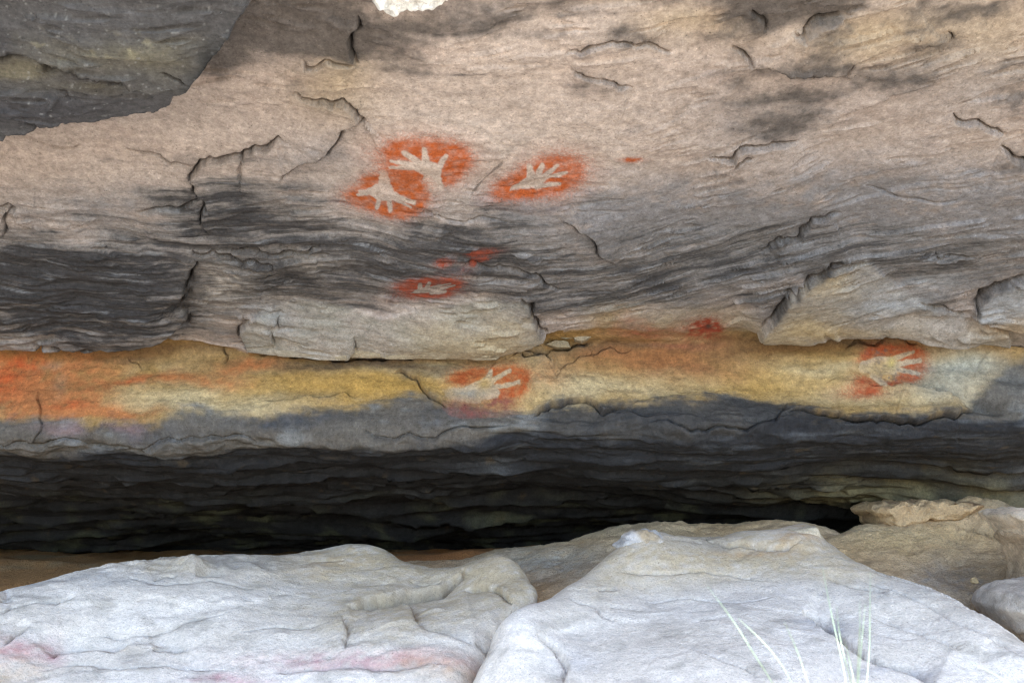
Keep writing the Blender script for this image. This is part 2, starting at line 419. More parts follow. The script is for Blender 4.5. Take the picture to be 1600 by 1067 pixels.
def roof_height(X, S, U, V):
    """how far the rock stands proud of the smooth profile (metres)"""
    D_ = bedding(X, S, U, V)
    h = 0.05 * fbm(X * 0.55, S * 0.8, 3, 1) + 0.012 * fbm(X * 3.1, S * 4.0, 4, 5) + 0.0038 * fbm(X * 14, S * 19, 5, 9, .62)
    wob = 1.5 * fbm(X * 14, S * 20, 3, 33)
    u = U + wob; v = V + 1.5 * fbm(X * 13, S * 22, 3, 34)
    inview = sstep(-260, -120, V)
    # bedding: thin parallel sheets in the dark band of the roof
    band = (blob(U, V, 100, 450, 330, 95) + .8 * blob(U, V, 480, 390, 260, 80) + .55 * blob(U, V, 800, 400, 300, 70) + .35 * blob(U, V, 1250, 420, 330, 80))
    lines = fbm(X * 2.3, D_ * 34, 3, 41)
    h = h + 0.0045 * np.clip(band, 0, 1) * lines + 0.005 * np.clip(band, 0, 1) * ridged(X * 3.2, D_ * 24, 2, 44)
    # sheets that have scaled off, one skin after the other
    calm = np.clip(1 - .9 * blob(U, V, 800, 170, 380, 140) - .8 * blob(U, V, 180, 250, 300, 90) - .5 * blob(U, V, 1420, 250, 200, 60), 0, 1) * sstep(535, 525, V - edge_line(U) + 530)
    for fx, fy, lev, hh, sd in ((1.0, 1.7, 2.6, .012, 81), (2.6, 6.0, 2.0, .0045, 86)):
        t = fbm(X * fx + .15 * lines, D_ * fy, 4, sd, .55) * lev; fr_ = t - np.floor(t)
        h = h + (calm if sd == 81 else calm * np.clip(band + .1, 0, 1)) * hh * (np.floor(t) + sstep(.0, .10, fr_) * .85 + .15 * fr_)
    # sheets and blocks
    for poly, hh, soft in ((UP_BLOCK, .022, 2), (LOW_BLOCK, .075, 2), (SLAB1, .03, 1.6), (SLAB2, .032, 1.6), (SLAB3, .03, 1.6), (SLAB4, .022, 1.6)):
        ramp = 1 if hh > .06 or poly is UP_BLOCK else (sstep(462, 515, V) if poly is SLAB1 else sstep(395, 455, V) * np.maximum(sstep(1430, 1330, U), sstep(478, 502, V)) if poly is SLAB2 else sstep(380, 450, V) if poly is SLAB4 else 1)
        h = h + hh * ramp * sstep(-soft, soft, polysdf(u, v, poly, 30))
    h = h + .02 * sstep(-3, 3, polysdf(u, v, SUNLIT_PATCH, 30)) * (1 + .8 * fbm(X * 40, S * 40, 2, 60))
    # sheet edge over the painted ledge
    el = edge_line(U) + 2.5 * fbm(X * 16, S * 3, 3, 51)
    h = h + edge_height(U) * sstep(2.5, -2.5, V - el) * sstep(-110, -10, V - el)
    # painted ledge: swelling bands
    ledge = sstep(530, 560, V) * sstep(700, 670, V)
    h = h + ledge * (0.016 * fbm(X * 1.4, S * 7, 3, 55) + 0.007 * fbm(X * 7, S * 14, 4, 57))
    # broken lower lip
    lip = blob(U, V, 400, 685, 600, 16) + blob(U, V, 1150, 665, 420, 22)
    h = h + np.clip(lip, 0, 1) * (0.034 * ridged(X * 1.8, S * 12, 3, 61) + 0.014 * fbm(X * 9, S * 30, 3, 62))
    # bedding sheets under the ledge, stepping back into the recess
    under = sstep(690, 715, V) * sstep(900, 860, V)
    wx = X + .5 * fbm(X * .7, S * 1.1, 2, 70)
    q = S * 7.0 + 1.1 * fbm(wx * 0.38, S * 1.0, 3, 71) + 0.22 * fbm(X * 5, S * 3, 3, 72)
    saw = q - np.floor(q)
    am = np.clip(.5 + 1.1 * fbm(X * .9, S * 2.6, 3, 77), .1, 1.3)
    q3 = fbm(X * .8, S * 9, 4, 78, .5) * 4; fr3 = q3 - np.floor(q3)
    h = h + under * (0.045 * (sstep(0, .9, saw) - sstep(.94, 1.0, saw)) * am + .014 * (np.floor(q3) + sstep(0, .2, fr3)) + 0.02 * fbm(X * 2.2, S * 5, 4, 73) + .004 * fbm(X * 9, S * 30, 3, 74))
    # pale swelling at the right end of the recess
    h = h + .22 * blob(U, V, 1570, 765, 110, 38) + .05 * blob(U, V, 1400, 740, 160, 22)
    # notch at the right end of the ledge
    h = h - .06 * blob(U, V, 1545, 632, 45, 14, 20)
    # fractures
    hf = h.ravel().copy()
    for p, w, d, s, k in CRACKS:
        idx, dist, side, pos = polydist(U, V, p, 110)
        if len(idx) == 0: continue
        taper = np.clip(np.minimum(pos, 1 - pos) * 6, 0, 1) ** .7
        ww = w * .62 * (0.5 + 0.6 * taper)
        hf[idx] -= d * taper * np.exp(-(dist / ww) ** 2)
        if s: hf[idx] += 1.6 * abs(s) * taper * ((side > 0) == (s > 0)) * np.exp(-dist / 40)
    return hf.reshape(U.shape).astype(f32) * inview

# --- colours of the stone itself
TAN, PALE, PINK = (.405, .328, .284), (.52, .432, .383), (.40, .305, .26)
GREY, DARK, SOOT, BROWN = (.18, .167, .162), (.044, .042, .045), (.030, .028, .030), (.15, .115, .085)
YEL, ORA, RED, MAR, CREAM, GREEN = (.43, .265, .085), (.43, .185, .075), (.43, .102, .030), (.20, .060, .05), (.53, .41, .245), (.12, .115, .075)

def roof_colour(X, S, U, V):
    n1 = fbm(X * 2.1, S * 3.0, 4, 201); n2 = fbm(X * 7, S * 9, 4, 211); n3 = fbm(X * 30, S * 34, 4, 221)
    D_ = bedding(X, S, U, V)
    st = fbm(X * 2.6 + .3 * n2, D_ * 30, 4, 231); st2 = fbm(X * 9, D_ * 85, 3, 241)
    w1 = 26 * fbm(X * 5, S * 7, 4, 251); w2 = 22 * fbm(X * 5, S * 8, 4, 261)
    u, v = U + w1, V + w2 * .7
    B = lambda *a, **k: blob(u, v, *a, **k)
    c = np.empty(U.shape + (3,), f32); c[:] = TAN
    c = lerp(c, PALE, .5 + .9 * n1 - .3 * np.abs(n2))
    c = lerp(c, PINK, sstep(.05, .6, n2) * .45)
    c = lerp(c, PALE, .8 * B(760, 140, 260, 90) + .55 * B(800, 210, 300, 50) + .3 * B(1380, 230, 180, 80) + .3 * B(200, 230, 220, 60))
    c = lerp(c, (.44, .34, .20), .5 * B(1380, 50, 130, 40) + .45 * B(530, 110, 60, 60) + .4 * B(1080, 30, 90, 30) + .3 * B(1560, 60, 80, 60))
    # purple-grey film
    film = 1.25 * (.8 * B(1280, 400, 440, 75) + .4 * B(1200, 180, 130, 60) + .3 * B(640, 330, 200, 40) + .50 * B(150, 330, 250, 45) + .45 * B(1420, 290, 260, 60) + .55 * B(1100, 340, 260, 50) + .35 * B(480, 250, 90, 40) + .5 * B(1560, 330, 120, 60)
            + .4 * B(250, 180, 160, 40) * 0.4 + .4 * B(1500, 130, 120, 60) + .3 * B(930, 330, 160, 40))
    c = lerp(c, (.25, .232, .232), film * (1.0 + .35 * st + .5 * n3 + .6 * n2))
    # dark patina bands
    pat = (1.3 * B(120, 460, 240, 66) + 1.0 * B(60, 400, 170, 34) + .72 * B(420, 355, 150, 62) + .8 * B(440, 430, 130, 50) + .75 * B(600, 400, 130, 42) + .8 * B(760, 380, 130, 36)
           + .55 * B(760, 440, 170, 26) + .52 * B(980, 420, 160, 40) + .55 * B(1140, 410, 130, 48) + .45 * B(1330, 390, 160, 44) + .6 * B(1490, 400, 130, 40) + .5 * B(1320, 465, 160, 30)
           + .45 * B(360, 300, 60, 26) + .5 * B(300, 320, 80, 18) + .5 * B(330, 360, 60, 26) + .6 * B(950, 462, 110, 22))
    m = sstep(-.12, .55, pat * 1.05 - .60 + .75 * st + .35 * n2 + .48 * st2 + .28 * n3 + .2 * n1)
    c = lerp(c, GREY, sstep(.05, .6, pat + .25 * st + .3 * n2) * .75)
    c = lerp(c, DARK, m * np.interp(U, [300, 600], [.88, .74]))
    c = lerp(c, (.30, .295, .305), sstep(.25, .6, fbm(X * 5, D_ * 48, 4, 246)) * sstep(.2, .7, pat) * .55)
    # bare patches of paler stone inside the bands
    c = lerp(c, (.36, .315, .28), (.9 * B(345, 440, 45, 42) + .6 * B(480, 400, 60, 14) + .5 * B(440, 465, 40, 20)) * (.8 + .6 * n3))
    # soot and water stain along the top, plus painted shadow right of the block
    top = (1.9 * B(440, 26, 120, 50) + .9 * B(545, 55, 26, 40) + .5 * B(600, 60, 60, 40) + .5 * B(760, 40, 90, 22) + .9 * B(350, 90, 40, 26) + .75 * B(520, 40, 50, 36) + .7 * B(690, 20, 90, 26) + .6 * B(640, 95, 40, 26) + .55 * B(850, 8, 130, 18) + .75 * B(975, 46, 55, 16)
           + .6 * B(850, 50, 60, 10) + 1.5 * B(1250, 2, 100, 20) + 1.0 * B(1190, 20, 45, 26) + 1.05 * B(1250, 94, 75, 15) + .85 * B(1300, 60, 45, 34) + .95 * B(1210, 150, 100, 18) + .6 * B(1150, 60, 40, 40) + .6 * B(1500, 20, 90, 22) + .5 * B(930, 130, 60, 10)
           + 1.0 * B(1225, 195, 70, 24) + 1.0 * B(1420, 115, 70, 24) + .5 * B(1590, 140, 40, 60) + .5 * B(1460, 75, 50, 14) + .6 * B(1145, 122, 30, 14) + .6 * B(560, 320, 0.1, 0.1)
           + .5 * B(1340, 130, 40, 20) + .7 * B(1000, -20, 500, 22) + .75 * B(1585, 250, 40, 18) + .4 * B(1480, 30, 120, 30) + .45 * B(1120, 270, 60, 14) + .4 * B(470, 130, 30, 14) + .5 * B(1050, 60, 60, 14))
    tm = sstep(-.22, .75, top * 1.1 - .42 + .45 * n2 + .4 * n3 + .25 * st)*sstep(.05,.3,top)
    c = lerp(c, (.10, .088, .083), tm * .85)
    # flaked slabs: cleaner, buff coloured stone
    s1 = sstep(-2, 6, polysdf(U, V, SLAB1, 30)); s2 = sstep(-2, 6, polysdf(U, V, SLAB2, 30)); s3 = sstep(-2, 6, polysdf(U, V, SLAB3, 30))
    c = lerp(c, (.33, .30, .26), s1 * (.75 + .5 * n2)); c = lerp(c, (.45, .36, .24), s1 * (.9 * B(760, 505, 110, 22) + .75 * B(560, 545, 170, 14) + .4 * B(690, 530, 160, 14)))
    c = lerp(c, (.36, .33, .30), s2 * .6); c = lerp(c, (.46, .36, .23), s2 * (.95 * B(1250, 490, 60, 28) + .8 * B(1290, 430, 45, 16) + .6 * B(1340, 500, 90, 12)))
    c = lerp(c, (.36, .36, .37), s3 * .85)
    c = lerp(c, (.37, .375, .39), (.7 * B(1395, 462, 50, 8) + .5 * B(1450, 440, 60, 12) + .5 * B(960, 480, 60, 8) * (n3 > .1) + .4 * B(430, 480, 40, 10)))
    # brown strip under the sheet edge and over the ledge
    el = edge_line(U)
    buff = sstep(-45, 0, V - el) * sstep(880, 960, U) * sstep(1215, 1170, U)
    c = lerp(c, (.33, .265, .17), buff * (.8 + .5 * n2)); 
    c = lerp(c, (.32, .28, .23), .8 * B(1560, 510, 80, 26)); c = lerp(c, (.36, .24, .12), .6 * B(1580, 490, 50, 14) * sstep(440, 480, V))
    # ---------------- painted ledge
    lm = sstep(-2, 3, V - el + 2 * n3 - 6 * (U > 880) * (U < 1190))
    led = np.empty_like(c); led[:] = (.39, .25, .10)
    led = lerp(led, CREAM, .2 + .8 * n1 + .6 * n2)
    led = lerp(led, YEL, -.1 + .75 * B(480, 610, 200, 24) + .8 * B(620, 600, 90, 22) + .7 * B(1080, 610, 120, 18) + .9 * B(1230, 590, 110, 30) + .5 * B(960, 585, 60, 20) + .25 * st)
    led = lerp(led, CREAM, .9 * B(380, 640, 120, 16) + .8 * B(1010, 605, 90, 24) + .8 * B(1290, 580, 90, 14) + .7 * B(1330, 620, 120, 22) + .7 * B(760, 560, 70, 16) + .75 * B(900, 610, 60, 26) + .5 * B(250, 630, 90, 18))
    led = lerp(led, (.40, .38, .32), .95 * B(1500, 570, 75, 44) + .4 * B(1480, 620, 70, 20) + .5 * B(680, 570, 60, 18))
    led = lerp(led, (.25, .155, .075), 1.15 * (.85 * B(250, 548, 130, 18) + .9 * B(480, 575, 170, 10) + .6 * B(650, 570, 120, 8) + 1.0 * B(1000, 552, 160, 24) + 1.0 * B(1200, 545, 160, 14)
                + .8 * B(1380, 528, 130, 9) + .7 * B(100, 545, 110, 14)) * (1 + .4 * st))
    led = lerp(led, (.14, .10, .06), .8 * B(1280, 535, 120, 7) + .6 * B(580, 572, 120, 6) + .7 * B(970, 545, 80, 9) + .5 * B(380, 545, 60, 12))
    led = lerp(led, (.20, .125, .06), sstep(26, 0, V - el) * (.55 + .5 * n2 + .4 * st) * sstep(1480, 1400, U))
    led = lerp(led, (.27, .125, .055), (.7 * B(1000, 562, 120, 20) + .35 * B(1090, 575, 70, 12)) * (1 + .6 * n2))
    led = lerp(led, ORA, 1.3 * (.9 * B(20, 600, 60, 46) + .7 * B(110, 620, 60, 26) + .7 * B(130, 570, 60, 30) + .8 * B(240, 595, 70, 9, rot=-6) + .8 * B(390, 575, 45, 8, rot=-8) + .85 * B(110, 645, 90, 12) + .7 * B(210, 652, 50, 7)
                + .5 * B(330, 600, 60, 12) + .25 * B(1030, 568, 120, 18) + .35 * B(860, 590, 30, 20)) * (1 + .6 * n3 + .4 * n2))
    led = lerp(led, (.48, .12, .04), (.75 * B(12, 585, 34, 26) + .5 * B(40, 560, 30, 14) + .55 * B(205, 604, 34, 6) + .5 * B(110, 632, 40, 7)) * (1 + .8 * n3))
    led = lerp(led, (.30, .22, .15), .5 * B(70, 565, 14, 9) + .4 * B(85, 600, 10, 16))
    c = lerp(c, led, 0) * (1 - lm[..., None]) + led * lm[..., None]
    # red haze around the small blotch
    c = lerp(c, (.33, .12, .08), (.6 * B(1010, 512, 70, 14) + .4 * B(1060, 540, 60, 10)) * (1 + .6 * n3))
    # grey lower part of the ledge
    lo = np.interp(U, [-500, 0, 60, 140, 250, 310, 400, 470, 560, 640, 700, 760, 820, 900, 1000, 1150, 1230, 1300, 1370, 1420, 1500, 1540, 1600, 2000],
                   [650, 655, 655, 664, 660, 648, 655, 648, 640, 620, 634, 640, 648, 640, 636, 620, 628, 655, 652, 660, 648, 610, 560, 560])
    gm = sstep(-15, 9, V - lo + 12 * n2 + 7 * n3 + 6 * st2)
    c = lerp(c, (.135, .120, .107), gm * .92); c = lerp(c, (.25, .238, .222), gm * sstep(.1, .5, n2 + .5 * st) * .6)
    c = lerp(c, (.065, .060, .057), gm * (sstep(820, 870, U) * (.85 + .4 * n2) * sstep(1560, 1500, U) * .9))
    c = lerp(c, (.09, .085, .085), gm * .9 * (B(450, 655, 90, 12) + .7 * B(200, 672, 120, 9) + .6 * B(700, 655, 60, 12)) * (1 + n3))
    c = lerp(c, (.33, .20, .19), gm * (.5 * B(120, 668, 50, 8) + .5 * B(195, 668, 30, 7)))
    c = lerp(c, (.17, .155, .14), .8 * B(1580, 600, 34, 34))
    # dark bedding under the ledge
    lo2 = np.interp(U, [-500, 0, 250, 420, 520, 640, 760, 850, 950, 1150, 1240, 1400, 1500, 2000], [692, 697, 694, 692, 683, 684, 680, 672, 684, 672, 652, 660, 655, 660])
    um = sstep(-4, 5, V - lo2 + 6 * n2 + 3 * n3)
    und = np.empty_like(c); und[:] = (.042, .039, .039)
    und = lerp(und, (.125, .122, .122), sstep(.1, .75, st * .7 + n1 * .6 + .4 * n2 + .3 * st2) * .75 * sstep(850, 690, V))  # paler streaks paint the light near the lip, fading inward
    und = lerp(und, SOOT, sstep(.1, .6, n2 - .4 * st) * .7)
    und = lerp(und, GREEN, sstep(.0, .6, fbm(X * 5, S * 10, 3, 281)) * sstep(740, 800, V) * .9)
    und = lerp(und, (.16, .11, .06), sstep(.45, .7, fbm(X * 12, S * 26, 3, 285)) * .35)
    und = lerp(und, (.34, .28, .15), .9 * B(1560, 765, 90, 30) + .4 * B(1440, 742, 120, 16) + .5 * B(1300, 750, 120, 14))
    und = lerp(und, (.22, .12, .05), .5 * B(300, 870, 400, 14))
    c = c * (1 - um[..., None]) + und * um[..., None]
    # hanging block at the upper left
    bk = np.maximum(sstep(-3, 3, polysdf(U, V, LOW_BLOCK, 30)), sstep(-3, 3, polysdf(U, V, UP_BLOCK, 30)))
    blk = np.empty_like(c); blk[:] = (.125, .121, .126)
    blk = lerp(blk, (.19, .172, .135), (.9 * B(30, 60, 90, 18) + .6 * B(130, 20, 110, 20) + .75 * B(260, 35, 80, 34) + .5 * B(170, 95, 90, 14)) * (1 + .8 * n2))
    blk = lerp(blk, (.075, .072, .08), .8 * B(60, 130, 160, 26) + .5 * B(170, 70, 60, 16) + .6 * B(10, 10, 30, 30))  # shading of the lower face painted darker
    blk = lerp(blk, (.34, .31, .22), sstep(.25, .5, fbm(X * 26, S * 26, 3, 291)) * (.6 * B(225, 12, 50, 22) + .5 * B(100, 15, 60, 20)))
    blk = lerp(blk, (.045, .045, .048), .9 * B(335, 50, 22, 60, rot=30))  # shadowed joint at the right end, painted dark
    blk = lerp(blk, (.36, .36, .36), sstep(.5, .66, fbm(X * 70, S * 90, 3, 295)) * .5 + 0 * X)
    c = c * (1 - bk[..., None]) + blk * bk[..., None]
    cr = sstep(-2, 2, polysdf(U, V, SUNLIT_PATCH, 30))
    c = lerp(c, (.84, .82, .79), cr * (.9 + .3 * n3)); c = lerp(c, (.5, .34, .22), cr * sstep(.25, .6, n3) * .5)  # direct sun on the rock, painted as near-white colour
    # grime along the fractures, spread wider to paint in shade beside them
    cf = c.reshape(-1, 3)
    for p, w, d, s, k in CRACKS:
        idx, dist, side, pos = polydist(U, V, p, 40)
        if len(idx) == 0: continue
        taper = np.clip(np.minimum(pos, 1 - pos) * 5, 0, 1)
        nz = .6 + .8 * n3.ravel()[idx] + .5 * n2.ravel()[idx]
        g = np.clip(k * taper * (np.exp(-dist / 3) * 1.6 + np.exp(-dist / 13) * .7) * nz, 0, .85)[:, None]
        cf[idx] = cf[idx] * (1 - g) + np.array((.075, .065, .06)) * g
    c = cf.reshape(c.shape)
    k = 1 + .26 * n3 + .14 * st2 * np.clip(.15 + pat, 0, 1) + .18 * fbm(X * 60, S * 66, 2, 299) + .10 * n2
    c = .30 * (np.clip(c, .006, .9) / .30) ** 1.20 * np.array((.94, 1.0, 1.05))                    # deepens the contrast and cools the tint
    c = np.clip(c * (.88 * k)[..., None], .006, .88).astype(f32)
    al = np.clip(.02 + .75 * sstep(.1, .7, pat) * (1 - s1) * (1 - .7 * s2) + .08 * film + .05 * tm, 0, .8) * (1 - lm) * (1 - um) + .18 * lm * (1 - um) + .3 * um
    al = al * (1 - bk) + .3 * bk
    return np.concatenate([c, al[..., None].astype(f32), D_[..., None].astype(f32)], -1)

XX, SS = np.meshgrid(Xcol.astype(f32), Srow.astype(f32))
def row_of(S): return np.interp(S, Srow, prY), np.interp(S, Srow, prZ)
Vrow = chart(0, prY, prZ)[1]; dVdS = np.gradient(Vrow, Srow)
def gather_to(XX, SS, poly, R):
    """draw the mesh lines together along a fracture so that it can be cut sharply"""
    YY, ZZ = row_of(SS); U, V = chart(XX, YY, ZZ)
    p = np.asarray(poly, float)
    m = (U > p[:, 0].min() - R) & (U < p[:, 0].max() + R) & (V > p[:, 1].min() - R) & (V < p[:, 1].max() + R)
    idx = np.nonzero(m.ravel())[0]
    if len(idx) == 0: return
    u = U.ravel()[idx]; v = V.ravel()[idx]; best = np.full(len(idx), 1e9); eu = np.zeros(len(idx)); ev = np.zeros(len(idx)); en = np.ones(len(idx))
    seg = np.hypot(*(p[1:] - p[:-1]).T); cum = np.concatenate([[0], np.cumsum(seg)])
    for k in range(len(p) - 1):
        ax, ay = p[k]; dx, dy = p[k + 1] - p[k]
        t = np.clip(((u - ax) * dx + (v - ay) * dy) / (dx * dx + dy * dy + 1e-9), 0, 1)
        ex = u - ax - t * dx; ey = v - ay - t * dy; d = ex * ex + ey * ey; w = d < best
        best[w] = d[w]; eu[w] = ex[w]; ev[w] = ey[w]; a_ = cum[k] + t[w] * seg[k]; en[w] = np.clip(np.minimum(a_, cum[-1] - a_) / R, 0, 1)
    d = np.sqrt(best); ok = d < R
    f_ = np.where(ok, (1 - d / R) * .72 * en, 0)
    ddu, ddv = -eu * f_, -ev * f_
    S_ = SS.ravel()[idx]; y_, z_ = row_of(S_); dep = y_ * CP + z_ * SP
    SS.ravel()[idx] = S_ + ddv / np.interp(S_, Srow, dVdS)
    XX.ravel()[idx] += ddu * dep / F
XX = XX.astype(np.float64).copy(); SS = SS.astype(np.float64).copy()
for p_, w_, d_, s_, k_ in CRACKS: gather_to(XX, SS, p_, 11)
for p_ in (UP_BLOCK, LOW_BLOCK, SLAB1, SLAB2, SLAB3, SLAB4, SUNLIT_PATCH): gather_to(XX, SS, p_ + p_[:1], 9)
YY, ZZ = row_of(SS)
NY2, NZ2 = np.interp(SS, Srow, nY), np.interp(SS, Srow, nZ)
UU, VV = chart(XX, YY, ZZ)
HH = roof_height(XX, SS, UU, VV)
ROOF_P = np.stack([XX, YY + HH * NY2, ZZ + HH * NZ2], -1)
ROOF_C = roof_colour(XX, SS, UU, VV)
ROOF_N = grid_normals(ROOF_P)
mid = (np.abs(VV[:, 0] - 300)).argmin()
if ROOF_N[mid, ncol // 2, 2] > 0: ROOF_N = -ROOF_N
quads = grid_quads(nrow, ncol)
FLIP = np.cross(ROOF_P[mid, 101] - ROOF_P[mid, 100], ROOF_P[mid + 1, 101] - ROOF_P[mid, 101])[2] > 0
if FLIP: quads = quads[:, ::-1]
uc = UU.ravel()[quads].mean(1); vc = VV.ravel()[quads].mean(1)
w_u = uc; w_v = vc
region = np.zeros(len(quads), np.int8)                                   # 0 roof sheet
elq = edge_line(uc)
region[(vc > elq)] = 1                                                   # 1 painted ledge
lo2q = np.interp(uc, [-500, 0, 250, 420, 520, 640, 760, 850, 950, 1150, 1240, 1400, 1500, 2000], [692, 697, 694, 692, 683, 684, 680, 672, 684, 672, 652, 660, 655, 660])
region[(vc > lo2q)] = 2                                                  # 2 bedding under the ledge
region[vc < -260] = 3                                                    # 3 outer cliff
parts = [('rock_slab', SLAB1, 'buff flaking sheet of rock above the ledge hand'), ('rock_slab', SLAB2, 'buff grey wedge-shaped sheet above the right hand'),
         ('rock_slab', SLAB3, 'bluish grey sheet of rock at the right edge'), ('rock_slab', SLAB4, 'dark thinly bedded sheet of rock at the left'),
         ('rock_block', LOW_BLOCK, 'dark grey lower layer of the hanging block'), ('rock_block', UP_BLOCK, 'upper lichened layer of the hanging block'),
         ('sunlit_patch', SUNLIT_PATCH, 'bright white rock at the top edge, sunlight painted in')]
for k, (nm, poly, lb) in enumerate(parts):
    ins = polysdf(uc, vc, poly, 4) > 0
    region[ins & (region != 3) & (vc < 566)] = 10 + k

roof = link('rock_ceiling', submesh('rock_ceiling', ROOF_P, ROOF_C, ROOF_N, quads[region == 0], M_CEIL), kind='structure')
ledge = link('rock_ledge', submesh('rock_ledge', ROOF_P, ROOF_C, ROOF_N, quads[region == 1], M_CEIL), kind='structure')
recess = link('recess_roof', submesh('recess_roof', ROOF_P, ROOF_C, ROOF_N, quads[region == 2], M_CEIL), kind='structure')
cliff = link('cliff_face', submesh('cliff_face', ROOF_P, ROOF_C, ROOF_N, quads[region == 3], M_CEIL), kind='structure')
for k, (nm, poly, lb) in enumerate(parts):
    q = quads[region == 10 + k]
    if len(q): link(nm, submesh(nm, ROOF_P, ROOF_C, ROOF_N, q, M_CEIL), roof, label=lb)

# ------------------------------------------------------------------ hand stencils: blown pigment lying on the rock skin
def bil(A, fr, fc):
    r0 = np.clip(np.floor(fr).astype(int), 0, A.shape[0] - 2); c0 = np.clip(np.floor(fc).astype(int), 0, A.shape[1] - 2)
    a = (fr - r0)[..., None]; b = (fc - c0)[..., None]
    return (A[r0, c0] * (1 - a) * (1 - b) + A[r0 + 1, c0] * a * (1 - b) + A[r0, c0 + 1] * (1 - a) * b + A[r0 + 1, c0 + 1] * a * b)

XS_ALL = np.stack([XX, SS], -1)
def capsule(U, V, x0, y0, r0, x1, y1, r1):
    dx, dy = x1 - x0, y1 - y0
    t = np.clip(((U - x0) * dx + (V - y0) * dy) / (dx * dx + dy * dy), 0, 1)
    return np.hypot(U - x0 - t * dx, V - y0 - t * dy) - (r0 + (r1 - r0) * t)

LAID = []
def stencil(name, view, sprays, fingers, palm, colour, label, extra=None, group='red hand stencils on the rock', cut=.085, dusty=.4, edge=1.7, clean=.38, tone=.9):
    """view = (x0, y0, scale) turns the numbers read off an enlargement into picture places"""
    x0, y0, sc = view
    T = lambda x, y: (x0 + x / sc, y0 + y / sc)
    sp = [(T(a, b) + (1.2 * c / sc, 1.2 * d / sc, e, g)) for a, b, c, d, e, g in sprays]
    fg = [T(a, b) + (r / sc,) + T(c, d) + (q / sc,) for a, b, r, c, d, q in fingers]
    pl = [T(a, b) for a, b in palm]
    u0 = min(s[0] - 2.1 * max(s[2], s[3]) for s in sp); u1 = max(s[0] + 2.1 * max(s[2], s[3]) for s in sp)
    v0 = min(s[1] - 2.1 * max(s[2], s[3]) for s in sp); v1 = max(s[1] + 2.1 * max(s[2], s[3]) for s in sp)
    # rows and columns of the rock grid that cover it, three times finer
    rows = np.nonzero((VV[:, 0] > v0) & (VV[:, 0] < v1))[0]
    um = UU[rows]; cols = np.nonzero(((um > u0) & (um < u1)).any(0))[0]
    fr = np.arange(rows[0] * 3, rows[-1] * 3 + 1) / 3.0; fc = np.arange(cols[0] * 3, cols[-1] * 3 + 1) / 3.0
    FR, FC = np.meshgrid(fr, fc, indexing='ij')
    XS = bil(XS_ALL, FR, FC); X, S = XS[..., 0], XS[..., 1]
    U, V = roof_chart(X, S)
    P = bil(ROOF_P, FR, FC); Nn = bil(ROOF_N, FR, FC); base = bil(ROOF_C, FR, FC)
    al = base[..., 3:]; c = base[..., :3].astype(f32)
    def lay(c, X, S, U, V):
        wu = U + edge * .6 * fbm(X * 60, S * 60, 2, 301); wv = V + edge * .6 * fbm(X * 60, S * 60, 2, 311)
        big = fbm(X * 9, S * 12, 3, 321); fine = fbm(X * 150, S * 150, 2, 331); mott = fbm(X * 38, S * 42, 3, 341)
        raw = np.zeros(U.shape); bu = U + 6 * big; bv = V + 4 * fbm(X * 9, S * 12, 3, 351)
        for cx, cy, rx, ry, rot, g in sp: raw = raw + g * blob(bu, bv, cx, cy, rx, ry, rot, 1.1)
        for cx, cy, rx, ry, rot, g in sp: raw = raw + .22 * g * blob(bu, bv, cx, cy, rx * 1.45, ry * 1.5, rot, 1.0)
        den = np.clip(raw, 0, 1.15)
        hand = np.full(U.shape, 99.0)
        for f_ in fg: hand = np.minimum(hand, capsule(wu, wv, f_[0], f_[1], f_[2] * 1.04, f_[3], f_[4], max(f_[5] * 1.2, f_[2] * .58)))
        if pl: hand = np.minimum(hand, -polysdf(wu, wv, pl, 60))
        speck = sstep(-.6, .6, fine + 1.9 * (den - .5))                       # blown droplets thin out at the rim
        m = np.clip(den, 0, 1) * (.35 + .65 * speck) * (.92 + dusty * mott) * sstep(-edge, edge, hand)
        c = lerp(c, (.52, .41, .34), clean * sstep(edge, -edge, hand) * np.clip(raw * 2, 0, 1))
        c = lerp(c, np.asarray(colour) * tone, m * .95)
        if extra is not None: c = extra(c, U, V, X, S, None)
        return c, raw, hand
    for other in LAID: c = other(c, X, S, U, V)[0]
    c, raw, hand = lay(c, X, S, U, V)
    LAID.append(lay)
    keep_v = (raw > cut) | ((hand < 0) & (raw > .02))
    q = grid_quads(*U.shape)
    if FLIP: q = q[:, ::-1]
    kq = keep_v.ravel()[q].mean(1) > .6
    me = submesh(name, P + Nn * ((.0008 + (.0005 if len(LAID) == 2 else 0)) * np.clip((raw - cut) / .2, .25, 1))[..., None], np.concatenate([c, al], -1), Nn, q[kq], M_CEIL)
    return link(name, me, None, label=label, category='hand stencil' if name == 'hand_stencil' else 'pigment patch', group=group)

